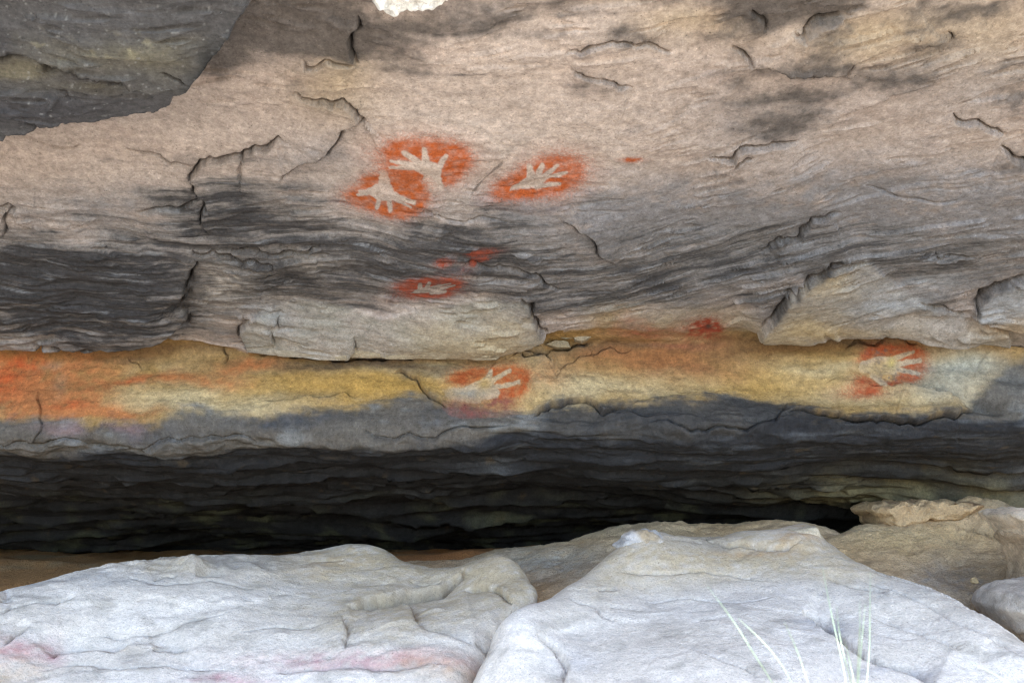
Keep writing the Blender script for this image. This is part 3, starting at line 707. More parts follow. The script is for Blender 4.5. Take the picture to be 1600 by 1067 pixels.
VA = (520, 200, 3.81)
stencil('hand_stencil', VA, [(540, 190, 215, 105, 4, 1.2), (420, 130, 90, 60, 0, .4), (690, 190, 100, 90, 20, .5), (420, 265, 90, 40, 0, .4), (690, 280, 50, 40, 0, .5)],
        [(620, 245, 20, 674, 158, 11), (558, 205, 24, 545, 122, 12), (520, 200, 20, 425, 142, 12), (490, 210, 17, 348, 186, 8), (480, 222, 15, 345, 222, 8), (590, 270, 48, 592, 345, 54)],
        [(465, 212), (520, 180), (590, 190), (640, 215), (650, 250), (640, 310), (555, 310), (535, 270), (480, 232)], RED,
        'orange-red hand stencil with spread fingers pointing up, topmost of the left pair')
stencil('hand_stencil', VA, [(440, 370, 110, 90, 20, 1.1), (225, 325, 75, 50, -15, .75), (190, 430, 95, 42, 5, 1.0), (400, 465, 95, 45, -8, 1.0), (310, 440, 120, 50, 0, .5), (140, 400, 90, 50, 0, .25)],
        [(305, 262, 24, 305, 330, 30), (250, 375, 17, 150, 405, 9), (265, 355, 17, 205, 378, 8), (280, 415, 15, 264, 472, 11), (335, 415, 16, 344, 486, 11), (370, 395, 20, 485, 437, 7), (355, 405, 14, 462, 462, 6), (240, 375, 12, 160, 385, 7)],
        [(275, 330), (340, 330), (385, 395), (340, 430), (265, 430), (205, 390), (250, 360)], (.40, .100, .030),
        'orange-red stencil of a hand pointing down, touching the hand above it')
stencil('hand_stencil', VA, [(1310, 290, 165, 105, -14, 1.15), (1120, 350, 150, 55, -18, .65), (1200, 400, 150, 32, -8, .6), (1000, 375, 70, 36, -12, .3)],
        [(1190, 320, 24, 1170, 245, 14), (1220, 310, 22, 1246, 238, 13), (1245, 320, 18, 1338, 242, 9), (1255, 325, 15, 1392, 280, 8), (1215, 378, 16, 1352, 358, 6)],
        [(1050, 398), (1150, 312), (1160, 250), (1185, 290), (1250, 305), (1272, 335), (1240, 382), (1130, 392)], RED,
        'orange-red hand stencil with fingers pointing right, alone beside the left pair')
stencil('hand_stencil', VA, [(470, 910, 100, 34, -5, 1.0), (690, 890, 90, 34, -8, 1.0), (560, 965, 150, 20, -4, .9), (580, 880, 90, 22, 0, .8)],
        [(520, 935, 15, 522, 893, 10), (560, 930, 15, 576, 885, 10), (590, 925, 11, 700, 888, 6), (600, 937, 10, 725, 907, 6), (590, 947, 14, 672, 942, 8)],
        [(465, 950), (510, 925), (590, 915), (610, 945), (540, 955)], (.33, .075, .042),
        'small flattened red hand stencil low on the grey bedded stone', edge=.9, tone=.75, clean=.35)
stencil('pigment_patch', VA, [(655, 772, 55, 15, -6, .9), (890, 728, 85, 18, -6, .95), (860, 775, 70, 14, -8, .8), (720, 822, 90, 12, -4, .35)], [(760, 760, 20, 800, 775, 14)], [], (.31, .07, .04),
        'two faded red smears on the grey bedded stone just above the small flattened hand', group='faded red pigment', dusty=.9, clean=0, tone=.72)

def ledge_extra(c, U, V, X, S, base):
    n = fbm(X * 45, S * 45, 3, 401)
    m = sstep(655 - 58, 655 - 42, V) * 0
    c = lerp(c, (.44, .29, .10), .8 * blob(U, V, 660 + 740 / 7.62, 540 + 490 / 7.62, 11, 11))
    c = lerp(c, (.25, .235, .20), .75 * blob(U, V, 660 + 560 / 7.62, 540 + 590 / 7.62, 34, 8) * (1 + .5 * n))
    c = lerp(c, MAR, (.75 * blob(U, V, 660 + 930 / 7.62, 540 + 705 / 7.62, 22, 9) + .55 * blob(U, V, 660 + 480 / 7.62, 540 + 730 / 7.62, 26, 11) + .4 * blob(U, V, 660 + 640 / 7.62, 540 + 840 / 7.62, 34, 9)) * (1 + 1.1 * n))
    return c
stencil('hand_stencil', (660, 540, 7.62), [(520, 400, 170, 95, -8, 1.05), (700, 380, 120, 60, 0, .5), (980, 410, 210, 130, 0, 1.0), (1030, 560, 160, 75, 0, 1.05), (900, 720, 240, 110, 0, .25), (480, 730, 220, 120, 0, .2), (1180, 420, 80, 120, 0, .35)],
        [(775, 460, 45, 815, 330, 24), (800, 470, 34, 1035, 345, 23), (850, 525, 30, 1140, 488, 23), (700, 490, 55, 560, 555, 50), (640, 590, 80, 860, 590, 50), (330, 590, 60, 640, 620, 70)],
        [(640, 500), (740, 400), (800, 410), (860, 500), (870, 570), (700, 580)], (.42, .10, .028),
        'orange-red hand stencil with two long fingers, on the middle of the ochre ledge', extra=ledge_extra, cut=.12)
def right_extra(c, U, V, X, S, base):
    n = fbm(X * 60, S * 60, 3, 411)
    T = lambda x, y: (1280 + x / 6.667, 500 + y / 6.667)
    for x, y, rx, ry, a in ((640, 330, 24, 6, .7), (600, 470, 16, 10, .55), (720, 610, 18, 8, .8), (850, 540, 14, 6, .7), (1000, 560, 10, 6, .6), (900, 350, 13, 4, .6)):
        c = lerp(c, (.12, .105, .095), sstep(-.1, .35, n) * a * blob(U, V, *T(x, y), rx, ry))
    c = lerp(c, (.46, .37, .10), .6 * blob(U, V, *T(750, 450), 8, 9))
    return c
stencil('hand_stencil', (1280, 500, 6.667), [(520, 380, 120, 60, -25, 1.0), (740, 330, 190, 60, 5, .9), (960, 450, 140, 130, 0, .95), (910, 610, 110, 40, 0, .8), (470, 680, 130, 80, 15, .95), (760, 670, 90, 30, 10, .7), (500, 770, 300, 60, 3, .4), (250, 780, 150, 60, 0, .2)],
        [(780, 410, 30, 965, 335, 16), (760, 475, 32, 1050, 418, 18), (780, 510, 30, 1030, 560, 20), (470, 500, 60, 620, 470, 70), (560, 590, 40, 680, 690, 24)],
        [(520, 420), (620, 385), (800, 400), (830, 480), (800, 570), (640, 580), (500, 560)], (.38, .088, .034),
        'blotched red and black-speckled hand stencil near the right end of the ledge', extra=right_extra, cut=.12)
def dot_extra(c, U, V, X, S, base):
    return lerp(c, (.07, .045, .04), .9 * blob(U, V, 1107, 511, 5, 4))
stencil('pigment_patch', (0, 0, 1.0), [(1105, 511, 24, 13, 0, .85), (1090, 520, 36, 18, 0, .3)], [], [], (.36, .07, .035),
        'small round dark red blotch on the buff stone between the flaking sheets', extra=dot_extra, group='faded red pigment', dusty=.9, clean=0, tone=.72)
stencil('pigment_patch', (0, 0, 1.0), [(984, 248, 14, 4, 0, .7), (1000, 251, 14, 4, 0, .3)], [], [], (.48, .13, .05),
        'tiny orange fleck on the pale stone right of the lone hand stencil', group='faded red pigment', dusty=.9, clean=0, tone=.72)

# ================================================================== GROUND AND FLOOR
def tps(pts):
    pts = np.asarray(pts, float); n = len(pts)
    xy, z = pts[:, :2], pts[:, 2]
    def k(r2): return np.where(r2 > 1e-12, r2 * np.log(r2 + 1e-12), 0)
    A = np.zeros((n + 3, n + 3))
    A[:n, :n] = k(((xy[:, None] - xy[None]) ** 2).sum(-1)) + np.eye(n) * 2e-4
    A[:n, n] = A[n, :n] = 1; A[:n, n + 1:] = xy; A[n + 1:, :n] = xy.T
    w = np.linalg.solve(A, np.concatenate([z, [0, 0, 0]]))
    def f(X, Y):
        r = w[n] + w[n + 1] * X + w[n + 2] * Y
        for i in range(n): r = r + w[i] * k((X - xy[i, 0]) ** 2 + (Y - xy[i, 1]) ** 2)
        return r
    return f

def terrain_rock(name, crest, inner, hidden, bounds, step, paint, relief, mat, cracks=(), split=(), drops=((.12, .05), (.32, .30), (.6, .8)), zmin=-1.45):
    pts = [at(*p) for p in crest] + [at(*p) for p in inner] + [np.array(p) for p in hidden]
    for px, py, Y in crest:
        for dy, dz in drops:
            q = at(px, py, Y + dy); q[2] -= dz; pts.append(q)
    fz = tps(pts)
    x0, x1, y0, y1 = bounds
    xs = np.arange(x0, x1 + step, step); ys = np.arange(y0, y1 + step, step)
    X, Y = np.meshgrid(xs, ys); Z = fz(X, Y)
    bd = np.minimum(np.minimum(X - x0, x1 - X), np.minimum(Y - y0, y1 - Y))      # sides come down to the ground all round
    Z = Z - (1 - sstep(0, .22, bd)) ** 2 * 1.6
    Z = np.maximum(Z, zmin)
    P = np.stack([X, Y, Z], -1); Nn = grid_normals(P)
    if Nn[..., 2].mean() < 0: Nn = -Nn
    U, V = chart(X, Y, Z)
    cracks = [(jag(p, 1.2, int(p[0][0]) + 5), w, d, s_, k) for p, w, d, s_, k in cracks]
    if cracks:                                             # draw mesh lines together along the fractures
        Ux = np.gradient(U, step, axis=1); Uy = np.gradient(U, step, axis=0); Vx = np.gradient(V, step, axis=1); Vy = np.gradient(V, step, axis=0)
        det = Ux * Vy - Uy * Vx
        for p, w, d, s_, k in cracks:
            R = 11.0; m = (U > p[:, 0].min() - R) & (U < p[:, 0].max() + R) & (V > p[:, 1].min() - R) & (V < p[:, 1].max() + R) & (Nn[..., 1] * -Y + Nn[..., 0] * -X + Nn[..., 2] * -Z > .1)
            idx = np.nonzero(m.ravel())[0]
            if len(idx) == 0: continue
            u = U.ravel()[idx]; v = V.ravel()[idx]; best = np.full(len(idx), 1e9); eu = np.zeros(len(idx)); ev = np.zeros(len(idx))
            for a, b in zip(p[:-1], p[1:]):
                e = b - a; t = np.clip(((u - a[0]) * e[0] + (v - a[1]) * e[1]) / (e @ e + 1e-9), 0, 1)
                ex = u - a[0] - t * e[0]; ey = v - a[1] - t * e[1]; dd = ex * ex + ey * ey; ww = dd < best
                best[ww] = dd[ww]; eu[ww] = ex[ww]; ev[ww] = ey[ww]
            dist = np.sqrt(best); f_ = np.where(dist < R, (1 - dist / R) * .65, 0); du, dv = -eu * f_, -ev * f_
            D = det.ravel()[idx]; D = np.where(np.abs(D) < 2e4, 1e9, D)
            X.ravel()[idx] += np.clip((Vy.ravel()[idx] * du - Uy.ravel()[idx] * dv) / D, -.012, .012)
            Y.ravel()[idx] += np.clip((-Vx.ravel()[idx] * du + Ux.ravel()[idx] * dv) / D, -.03, .03)
        Z = fz(X, Y); bd = np.minimum(np.minimum(X - x0, x1 - X), np.minimum(Y - y0, y1 - Y))
        Z = np.maximum(Z - (1 - sstep(0, .22, bd)) ** 2 * 1.6, zmin); P = np.stack([X, Y, Z], -1); U, V = chart(X, Y, Z)
    h = relief(X, Y, Z, U, V).ravel().copy()
    col = paint(X, Y, Z, U, V)
    cf = col.reshape(-1, 3)
    front = (Nn[..., 1] * -Y + Nn[..., 0] * -X + Nn[..., 2] * -Z).ravel() > -.05
    for p, w, d, s, k in cracks:
        idx, dist, side, pos = polydist(U, V, p, 60)
        if len(idx) == 0: continue
        ok = front[idx]; idx, dist, side, pos = idx[ok], dist[ok], side[ok], pos[ok]
        taper = np.clip(np.minimum(pos, 1 - pos) * 6, 0, 1) ** .7
        h[idx] -= d * 1.3 * taper * np.exp(-(dist / (w * .8 * (.4 + .7 * taper))) ** 2)
        if s: h[idx] -= 1.2 * abs(s) * taper * ((side > 0) != (s > 0)) * np.exp(-dist / 34)
        g = np.clip(k * taper * np.exp(-dist / 3.5), 0, .85)[:, None]
        cf[idx] = cf[idx] * (1 - g) + np.array((.12, .09, .06)) * g
    P = P + Nn * h.reshape(X.shape)[..., None]
    q = grid_quads(*X.shape)
    nn = np.cross(P[1, 1] - P[1, 0], P[2, 1] - P[1, 1])
    if nn[2] < 0: q = q[:, ::-1]
    q = q[(P[..., 2].ravel()[q] > zmin + .002).any(1)]
    N2 = grid_normals(P)
    if N2[..., 2].mean() < 0: N2 = -N2
    C3 = cf.reshape(X.shape + (3,))
    if not split: return submesh(name, P, C3, N2, q, mat), P
    qu = U.ravel()[q].mean(1); qv = V.ravel()[q].mean(1); fr = front[q].all(1); own = np.zeros(len(q), int); out = []
    for k, (nm, poly) in enumerate(split): own[(polysdf(qu, qv, poly, 4) > 0) & fr] = k + 1
    for k, nm in enumerate([name] + [n for n, _ in split]): out.append((nm, submesh(nm, P, C3, N2, q[own == k], mat)))
    return out, P

def assemble(name, pieces, loc, **props):
    e = bpy.data.objects.new(name, None); scene.collection.objects.link(e); e.location = loc; e.empty_display_size = .1
    for k, v in props.items(): e[k] = v
    for nm, me in pieces:
        o = link(nm, me, e); o.matrix_parent_inverse = e.matrix_basis.inverted()
    return e

# ground: one sheet to the horizon
gx = np.concatenate([-np.geomspace(900, 4, 14), np.linspace(-3.5, 3.5, 60), np.geomspace(4, 900, 14)])
gy = np.concatenate([-np.geomspace(900, 6, 14), np.linspace(-5, 7, 90), np.geomspace(8, 900, 14)])
GX, GY = np.meshgrid(gx, gy)
GZ = GROUND + .05 * fbm(GX * .9, GY * .9, 4, 501) * (np.hypot(GX, GY) < 30)
gc = np.empty(GX.shape + (3,), f32); gc[:] = (.23, .195, .15)
gc = lerp(gc, (.29, .245, .19), .5 + fbm(GX * 1.3, GY * 1.3, 4, 511)); gc = lerp(gc, (.07, .09, .035), sstep(.2, .6, fbm(GX * .5, GY * .5, 3, 515)) * .7)
q = grid_quads(*GX.shape)
link('ground', mesh_from('ground', np.stack([GX, GY, GZ], -1).reshape(-1, 3), q, gc.reshape(-1, 3), M_TAN), kind='structure')

# sandy floor in the recess
def floor_paint(X, Y, Z, U, V):
    n = fbm(X * 4, Y * 4, 4, 521)
    c = np.empty(X.shape + (3,), f32); c[:] = (.38, .19, .07)
    c = lerp(c, (.46, .17, .05), .8 * blob(U, V, 690, 868, 110, 18)); c = lerp(c, (.30, .22, .12), sstep(0, .6, n) * .7)
    return c
me, _ = terrain_rock('cave_floor', [], [(-200, 905, 3.6), (100, 905, 3.6), (400, 900, 3.6), (700, 895, 3.6), (1000, 880, 3.6), (1400, 870, 3.6), (1800, 870, 3.6),
        (-200, 882, 4.4), (200, 876, 4.4), (500, 872, 4.4), (800, 862, 4.4), (1200, 848, 4.4), (1700, 848, 4.4), (-200, 856, 5.6), (300, 850, 5.6), (800, 842, 5.6), (1300, 838, 5.6), (1800, 838, 5.6)],
        [(-3, 2.9, -.75), (0, 2.9, -.75), (3, 2.9, -.75)], (-4.2, 4.2, 2.6, 6.2), .03, floor_paint, lambda X, Y, Z, U, V: .03 * fbm(X * 3, Y * 3, 4, 525), M_TAN)
link('cave_floor', me, kind='structure')

# ================================================================== BOULDERS
def pale_paint(tints, warm=()):
    def paint(X, Y, Z, U, V):
        n1 = fbm(X * 3, Y * 4 + Z * 4, 4, 601); n2 = fbm(X * 11, Y * 13 + Z * 9, 4, 611); n3 = fbm(X * 40, Y * 46 + Z * 30, 3, 621)
        u = U + 18 * n2; v = V + 10 * fbm(X * 9, Y * 9 + Z * 9, 3, 631)
        c = np.empty(X.shape + (3,), f32); c[:] = (.59, .53, .455)
        c = lerp(c, (.67, .615, .545), .45 + .9 * n1); c = lerp(c, (.38, .345, .295), sstep(.05, .6, n2 + .3 * n3) * .6); c = lerp(c, (.30, .275, .24), sstep(.35, .7, fbm(X * 5, Y * 16 + Z * 20, 4, 641)) * .6)
        for col, cx, cy, rx, ry, a in tints: c = lerp(c, col, a * blob(u, v, cx, cy, rx, ry) * (1 + .9 * n3 + .4 * n2))
        c = .615 * (np.clip(c, .01, .9) / .58) ** 1.2
        return c * (1 + .16 * n3)[..., None]
    return paint
BUFF, PK, TANB, GRB = (.44, .365, .255), (.46, .27, .27), (.46, .32, .19), (.30, .295, .29)
left_stains = [(BUFF, 600, 875, 210, 38, .95), (BUFF, 780, 905, 100, 45, 1.0), (BUFF, 620, 950, 150, 50, .75), (BUFF, 300, 880, 200, 14, .6), (TANB, 500, 880, 60, 14, .3), (PK, 30, 1020, 50, 16, .7), (PK, 85, 1015, 14, 20, .7),
               (PK, 600, 1030, 190, 14, .6), (TANB, 690, 1040, 80, 20, .4), (PK, 360, 1062, 60, 10, .5), (TANB, 20, 1050, 60, 30, .35), (GRB, 380, 880, 90, 12, .5), (GRB, 150, 910, 160, 12, .4), (TANB, 140, 1010, 60, 8, .4)]
lc = [(-420, 985, 2.45), (-200, 955, 2.6), (0, 922, 2.75), (110, 897, 2.88), (200, 883, 2.98), (300, 872, 3.06), (400, 866, 3.12), (480, 857, 3.18), (560, 848, 3.22), (600, 856, 3.22), (650, 882, 3.12), (700, 886, 3.06),
      (760, 876, 3.06), (810, 884, 2.98), (850, 915, 2.82)]
li = [(-300, 1067, 2.30), (0, 1067, 2.38), (200, 1067, 2.42), (400, 1067, 2.44), (600, 1067, 2.44), (760, 1067, 2.45), (900, 1067, 2.5), (0, 1000, 2.5), (300, 1000, 2.58), (600, 1000, 2.56), (760, 1000, 2.58), (150, 950, 2.68),
      (450, 950, 2.74), (480, 905, 2.95), (640, 950, 2.74), (560, 895, 3.02), (700, 915, 2.92), (780, 920, 2.84), (860, 960, 2.66), (-300, 1300, 2.0), (100, 1300, 2.08), (500, 1300, 2.1), (900, 1300, 2.15)]
lh = [(-2.6, 1.75, -1.3), (-1.6, 1.75, -1.2), (-.6, 1.75, -1.2), (.3, 1.8, -1.2)]
def left_relief(X, Y, Z, U, V):
    h = .014 * fbm(X * 2.2, Y * 2.5, 4, 651) +   .0035 * fbm(X * 9, Y * 10 + Z * 8, 4, 655) + .0013 * fbm(X * 34, Y * 36 + Z * 30, 3, 659)
    t = fbm(X * 1.5 + .3, Y * 2.6 + Z * 2, 4, 667, .5) * 2.6; fr_ = t - np.floor(t)
    h = h + .0035 * (np.floor(t) + sstep(0, .05, fr_))
    h = h + .010 * np.clip(blob(U, V, 600, 1035, 260, 26), 0, 1) * ridged(X * 10, Y * 28 + Z * 40, 3, 661)
    h = h + .012 * sstep(-3, 3, V - (1012 + 8 * np.sin(U * .02))) * sstep(60, 120, U) * sstep(300, 240, U)
    # it falls away where the right boulder leans in
    idx, dist, side, pos = polydist(U, V, [(735, 1110), (748, 1067), (762, 1035), (782, 990), (840, 944), (868, 925)], 70)
    hf = np.broadcast_to(h, U.shape).ravel().copy(); hf[idx] -= .10 * np.exp(-(dist / 20) ** 1.3); h = hf.reshape(U.shape)
    # rough crumbled edge along the crest
    h = h + .012 * fbm(X * 16, Y * 16, 3, 663) * np.clip(blob(U, V, 200, 885, 330, 14), 0, 1)
    h = h + .03 * blob(U, V, 308, 884, 16, 7)
    return h
lcr = [([(200, 905), (260, 916), (330, 908), (400, 918)], 1.5, .01, .004, .3), ([(380, 985), (430, 975), (470, 978), (520, 968)], 1.5, .01, .004, .25), ([(60, 1045), (130, 1040), (190, 1048), (300, 1040), (360, 1046)], 1.8, .012, .008, .3),
       ([(640, 905), (662, 912), (690, 905)], 1.6, .01, .004, .25), ([(455, 880), (500, 872), (540, 876)], 1.6, .01, .006, .25),
       ([(545, 945), (570, 938), (610, 935), (650, 925), (690, 920), (705, 908), (722, 900), (724, 890)], 3.2, .06, -.018, .8),
       ([(85, 1025), (92, 1012), (130, 1008), (180, 1012), (205, 1006)], 3.4, .03, .022, .6), ([(240, 1015), (262, 1010), (290, 1010)], 2.6, .02, .012, .5),
       ([(0, 960), (20, 948), (60, 942), (115, 936)], 1.9, .014, .006, .35), ([(8, 1010), (22, 995), (44, 977)], 1.9, .014, .004, .35), ([(305, 900), (322, 897), (350, 896)], 2.2, .016, .010, .5),
       ([(140, 986), (200, 990), (240, 985), (290, 970), (365, 955)], 1.5, .008, .003, .25), ([(535, 960), (543, 980), (540, 1010)], 2.0, .012, .010, .2),
       ([(725, 920), (760, 918), (800, 935)], 1.8, .012, -.012, .2), ([(626, 930), (645, 945), (650, 965), (690, 985), (740, 1000)], 2.4, .012, .016, .15), ([(740, 997), (760, 998), (775, 992)], 2.4, .016, .008, .5),
       ([(430, 1046), (520, 1042), (600, 1046), (690, 1035)], 2.4, .016, .012, .35), ([(240, 910), (262, 900), (275, 903)], 1.6, .01, .004, .3), ([(0, 936), (12, 936), (20, 932)], 2.4, .02, .01, .5)]
pieces, LEFT_P = terrain_rock('body', lc, li, lh, (-2.15, .5, 1.65, 3.8), .0067, pale_paint(left_stains), left_relief, M_BOULD, lcr, split=[('lower_shelf', [(545, 946), (610, 936), (650, 926), (690, 921), (722, 900), (760, 870), (830, 880), (880, 940), (790, 1000), (740, 1000), (690, 986), (650, 966), (626, 990), (545, 990)]),
    ('pink_band', [(420, 1048), (520, 1042), (600, 1046), (690, 1035), (740, 1030), (760, 1010), (700, 1012), (600, 1016), (470, 1020), (400, 1035)])])
assemble('boulder', pieces, (-.8, 2.5, GROUND), label='broad pale grey boulder filling the lower left, its upper skin split by a curved fracture', category='boulder', group='pale boulders in the foreground')

right_stains = [(BUFF, 1130, 865, 220, 40, 1.0), (BUFF, 1300, 890, 90, 24, .6), ((.50, .46, .43), 1150, 930, 200, 30, .5), ((.34, .34, .36), 1290, 975, 40, 12, .7), ((.36, .355, .37), 1400, 1050, 60, 10, .6), ((.36, .355, .37), 900, 1040, 40, 14, .35), (TANB, 1245, 838, 40, 14, .6), (TANB, 1180, 862, 60, 8, .5), (GRB, 1100, 850, 60, 10, .4), (BUFF, 950, 910, 60, 30, .4), (GRB, 1400, 920, 90, 16, .25), (BUFF, 1020, 905, 120, 30, .35)]
rc = [(745, 1067, 2.42), (760, 1035, 2.46), (780, 992, 2.54), (838, 946, 2.66), (900, 910, 2.78), (940, 880, 2.86), (985, 843, 2.95), (1060, 838, 3.0), (1150, 835, 3.04), (1210, 830, 3.06), (1268, 826, 3.08), (1300, 852, 2.98), (1360, 888, 2.85),
      (1420, 908, 2.76), (1480, 930, 2.68), (1560, 974, 2.55), (1600, 1002, 2.48), (1700, 1060, 2.36), (1850, 1150, 2.2)]
ri = [(850, 1067, 2.34), (1000, 1067, 2.28), (1200, 1067, 2.26), (1400, 1067, 2.28), (1550, 1067, 2.34), (880, 990, 2.52), (1000, 920, 2.74), (1000, 1000, 2.48), (1150, 900, 2.78), (1150, 980, 2.52), (1300, 920, 2.7),
      (1300, 1000, 2.46), (1450, 1000, 2.47), (1450, 960, 2.58), (760, 1300, 2.12), (1100, 1300, 1.98), (1500, 1300, 2.0), (1800, 1300, 2.05)]
rh = [(-.1, 1.8, -1.2), (.5, 1.65, -1.2), (1.2, 1.65, -1.2), (1.9, 1.7, -1.2)]
def right_relief(X, Y, Z, U, V):
    h = .013 * fbm(X * 2.0, Y * 2.4, 4, 671) + .0028 * fbm(X * 8, Y * 9 + Z * 8, 4, 675) + .0010 * fbm(X * 34, Y * 36 + Z * 30, 3, 679)
    h = h + .014 * ridged((X + .9 * Y) * 3.2, (Y - .5 * X) * 1.2, 2, 681) * blob(U, V, 1150, 1000, 260, 70)
    t = fbm(X * 1.3 + .7, Y * 2.2 + Z * 2, 4, 687, .5) * 2.4; fr_ = t - np.floor(t)
    h = h + .003 * (np.floor(t) + sstep(0, .05, fr_))
    # upper skin along the crest, broken off at its right tip
    h = h + .008 * sstep(-3, 3, 856 + 6 * np.sin(U * .03) - V) * sstep(1130, 1160, U) * sstep(1290, 1275, U)
    h = h + .007 * sstep(-4, 4, polysdf(U, V, [(750, 1100), (765, 1040), (790, 1000), (820, 1000), (870, 1020), (884, 1045), (875, 1100)], 20)) * -1
    return h
rcr = [([(1010, 945), (1080, 935), (1140, 942), (1210, 932)], 1.6, .008, .005, .15), ([(890, 935), (930, 950), (960, 975)], 1.6, .008, .004, .12), ([(1290, 900), (1330, 915), (1390, 925)], 1.7, .01, .005, .2), ([(1060, 1010), (1110, 1030), (1180, 1058)], 1.6, .008, .005, .12),
       ([(1255, 955), (1290, 978), (1320, 1005), (1350, 1025), (1390, 1038), (1430, 1052), (1460, 1072)], 5.5, .07, .03, 1.4), ([(960, 892), (1000, 898), (1100, 890), (1200, 905)], 1.6, .006, .003, .08),
       ([(935, 922), (950, 920), (962, 925)], 1.8, .012, .004, .3), ([(840, 990), (870, 1015), (886, 1040), (880, 1067)], 2.8, .014, -.006, .3), ([(1090, 845), (1140, 850), (1200, 855), (1250, 848)], 1.8, .012, -.006, .25),
       ([(1455, 905), (1472, 912), (1485, 920)], 1.8, .01, .004, .3), ([(1340, 900), (1420, 930), (1500, 975), (1600, 1030)], 2.4, .006, .008, .05), ([(1360, 960), (1440, 990), (1500, 1020)], 2.4, .006, .008, .05)]
pieces, RIGHT_P = terrain_rock('body', rc, ri, rh, (-.35, 2.0, 1.55, 3.65), .0067, pale_paint(right_stains), right_relief, M_BOULD, rcr, split=[('lower_slab', [(1255, 956), (1290, 979), (1320, 1006), (1350, 1026), (1390, 1039), (1430, 1053), (1460, 1073), (1500, 1110), (1000, 1110), (1060, 1010), (1130, 950)]),
    ('knob', [(748, 1100), (762, 1040), (788, 998), (820, 990), (870, 1015), (886, 1042), (878, 1100)])])
assemble('boulder', pieces, (.9, 2.5, GROUND), label='large pale bluish boulder at lower right with grass stems in front', category='boulder', group='pale boulders in the foreground')

def tan_paint(tints):
    def paint(X, Y, Z, U, V):
        n1 = fbm(X * 3, Y * 4 + Z * 4, 4, 701); n2 = fbm(X * 9, Y * 11 + Z * 14, 4, 711); n3 = fbm(X * 34, Y * 36 + Z * 40, 3, 721)
        u = U + 14 * n2; v = V + 9 * fbm(X * 9, Y * 9 + Z * 9, 3, 731)
        c = np.empty(X.shape + (3,), f32); c[:] = (.56, .37, .19)
        c = lerp(c, (.60, .45, .28), .4 + .9 * n1); c = lerp(c, (.30, .21, .12), sstep(.05, .6, n2) * .6)
        for col, cx, cy, rx, ry, a in tints: c = lerp(c, col, a * blob(u, v, cx, cy, rx, ry) * (1 + .8 * n3))
        return c * (1 + .2 * n3)[..., None]
    return paint
def tan_relief(X, Y, Z, U, V):
    return .025 * fbm(X * 2.6, Y * 2.6, 4, 741) + .010 * fbm(X * 9, Y * 9 + Z * 12, 4, 745) + .004 * fbm(X * 30, Y * 30 + Z * 30, 3, 749)
me, _ = terrain_rock('rock_shelf', [(640, 884, 3.62), (700, 880, 3.66), (760, 864, 3.68), (850, 852, 3.66), (930, 834, 3.62), (985, 819, 3.58), (1060, 814, 3.55), (1150, 815, 3.52), (1290, 824, 3.45)],
        [(640, 905, 3.36), (760, 890, 3.36), (850, 912, 3.12), (870, 880, 3.36), (930, 875, 3.3), (1000, 860, 3.28), (1150, 860, 3.25), (1290, 865, 3.2), (850, 960, 2.95), (1000, 960, 2.95), (1200, 960, 2.95)],
        [(-.4, 2.75, -.9), (.3, 2.75, -.9), (1.1, 2.75, -.9)], (-.75, 1.35, 2.6, 4.35), .010,
        tan_paint([((.42, .36, .28), 860, 880, 110, 26, .8), ((.36, .20, .09), 680, 880, 60, 20, .6), ((.36, .27, .16), 1000, 832, 90, 10, .8)]), tan_relief, M_TAN)
link('rock_shelf', me, label='low tan rock shelf in the gap between the two pale boulders', category='rock')
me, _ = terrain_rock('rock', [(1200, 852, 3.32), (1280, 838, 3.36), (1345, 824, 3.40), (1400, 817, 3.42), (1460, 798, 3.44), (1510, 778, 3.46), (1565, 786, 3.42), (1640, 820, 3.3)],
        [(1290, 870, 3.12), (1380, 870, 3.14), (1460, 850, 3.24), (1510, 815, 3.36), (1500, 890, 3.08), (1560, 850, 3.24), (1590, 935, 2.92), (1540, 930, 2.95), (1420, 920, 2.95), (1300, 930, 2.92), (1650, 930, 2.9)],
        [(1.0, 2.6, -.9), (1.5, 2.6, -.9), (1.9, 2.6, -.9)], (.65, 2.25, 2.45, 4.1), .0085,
        tan_paint([((.62, .44, .22), 1420, 840, 120, 22, .7), ((.20, .15, .10), 1585, 900, 24, 40, .6), ((.26, .215, .165), 1520, 910, 60, 40, .7), ((.27, .26, .25), 1460, 895, 40, 20, .5)]), tan_relief, M_TAN,  # dark patches put the shade of the rock's hollow into its colour
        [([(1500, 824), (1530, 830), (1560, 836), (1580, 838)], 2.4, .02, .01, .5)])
link('rock', me, label='tan brown rock in shade behind the right boulder, carrying a flat slab', category='rock')

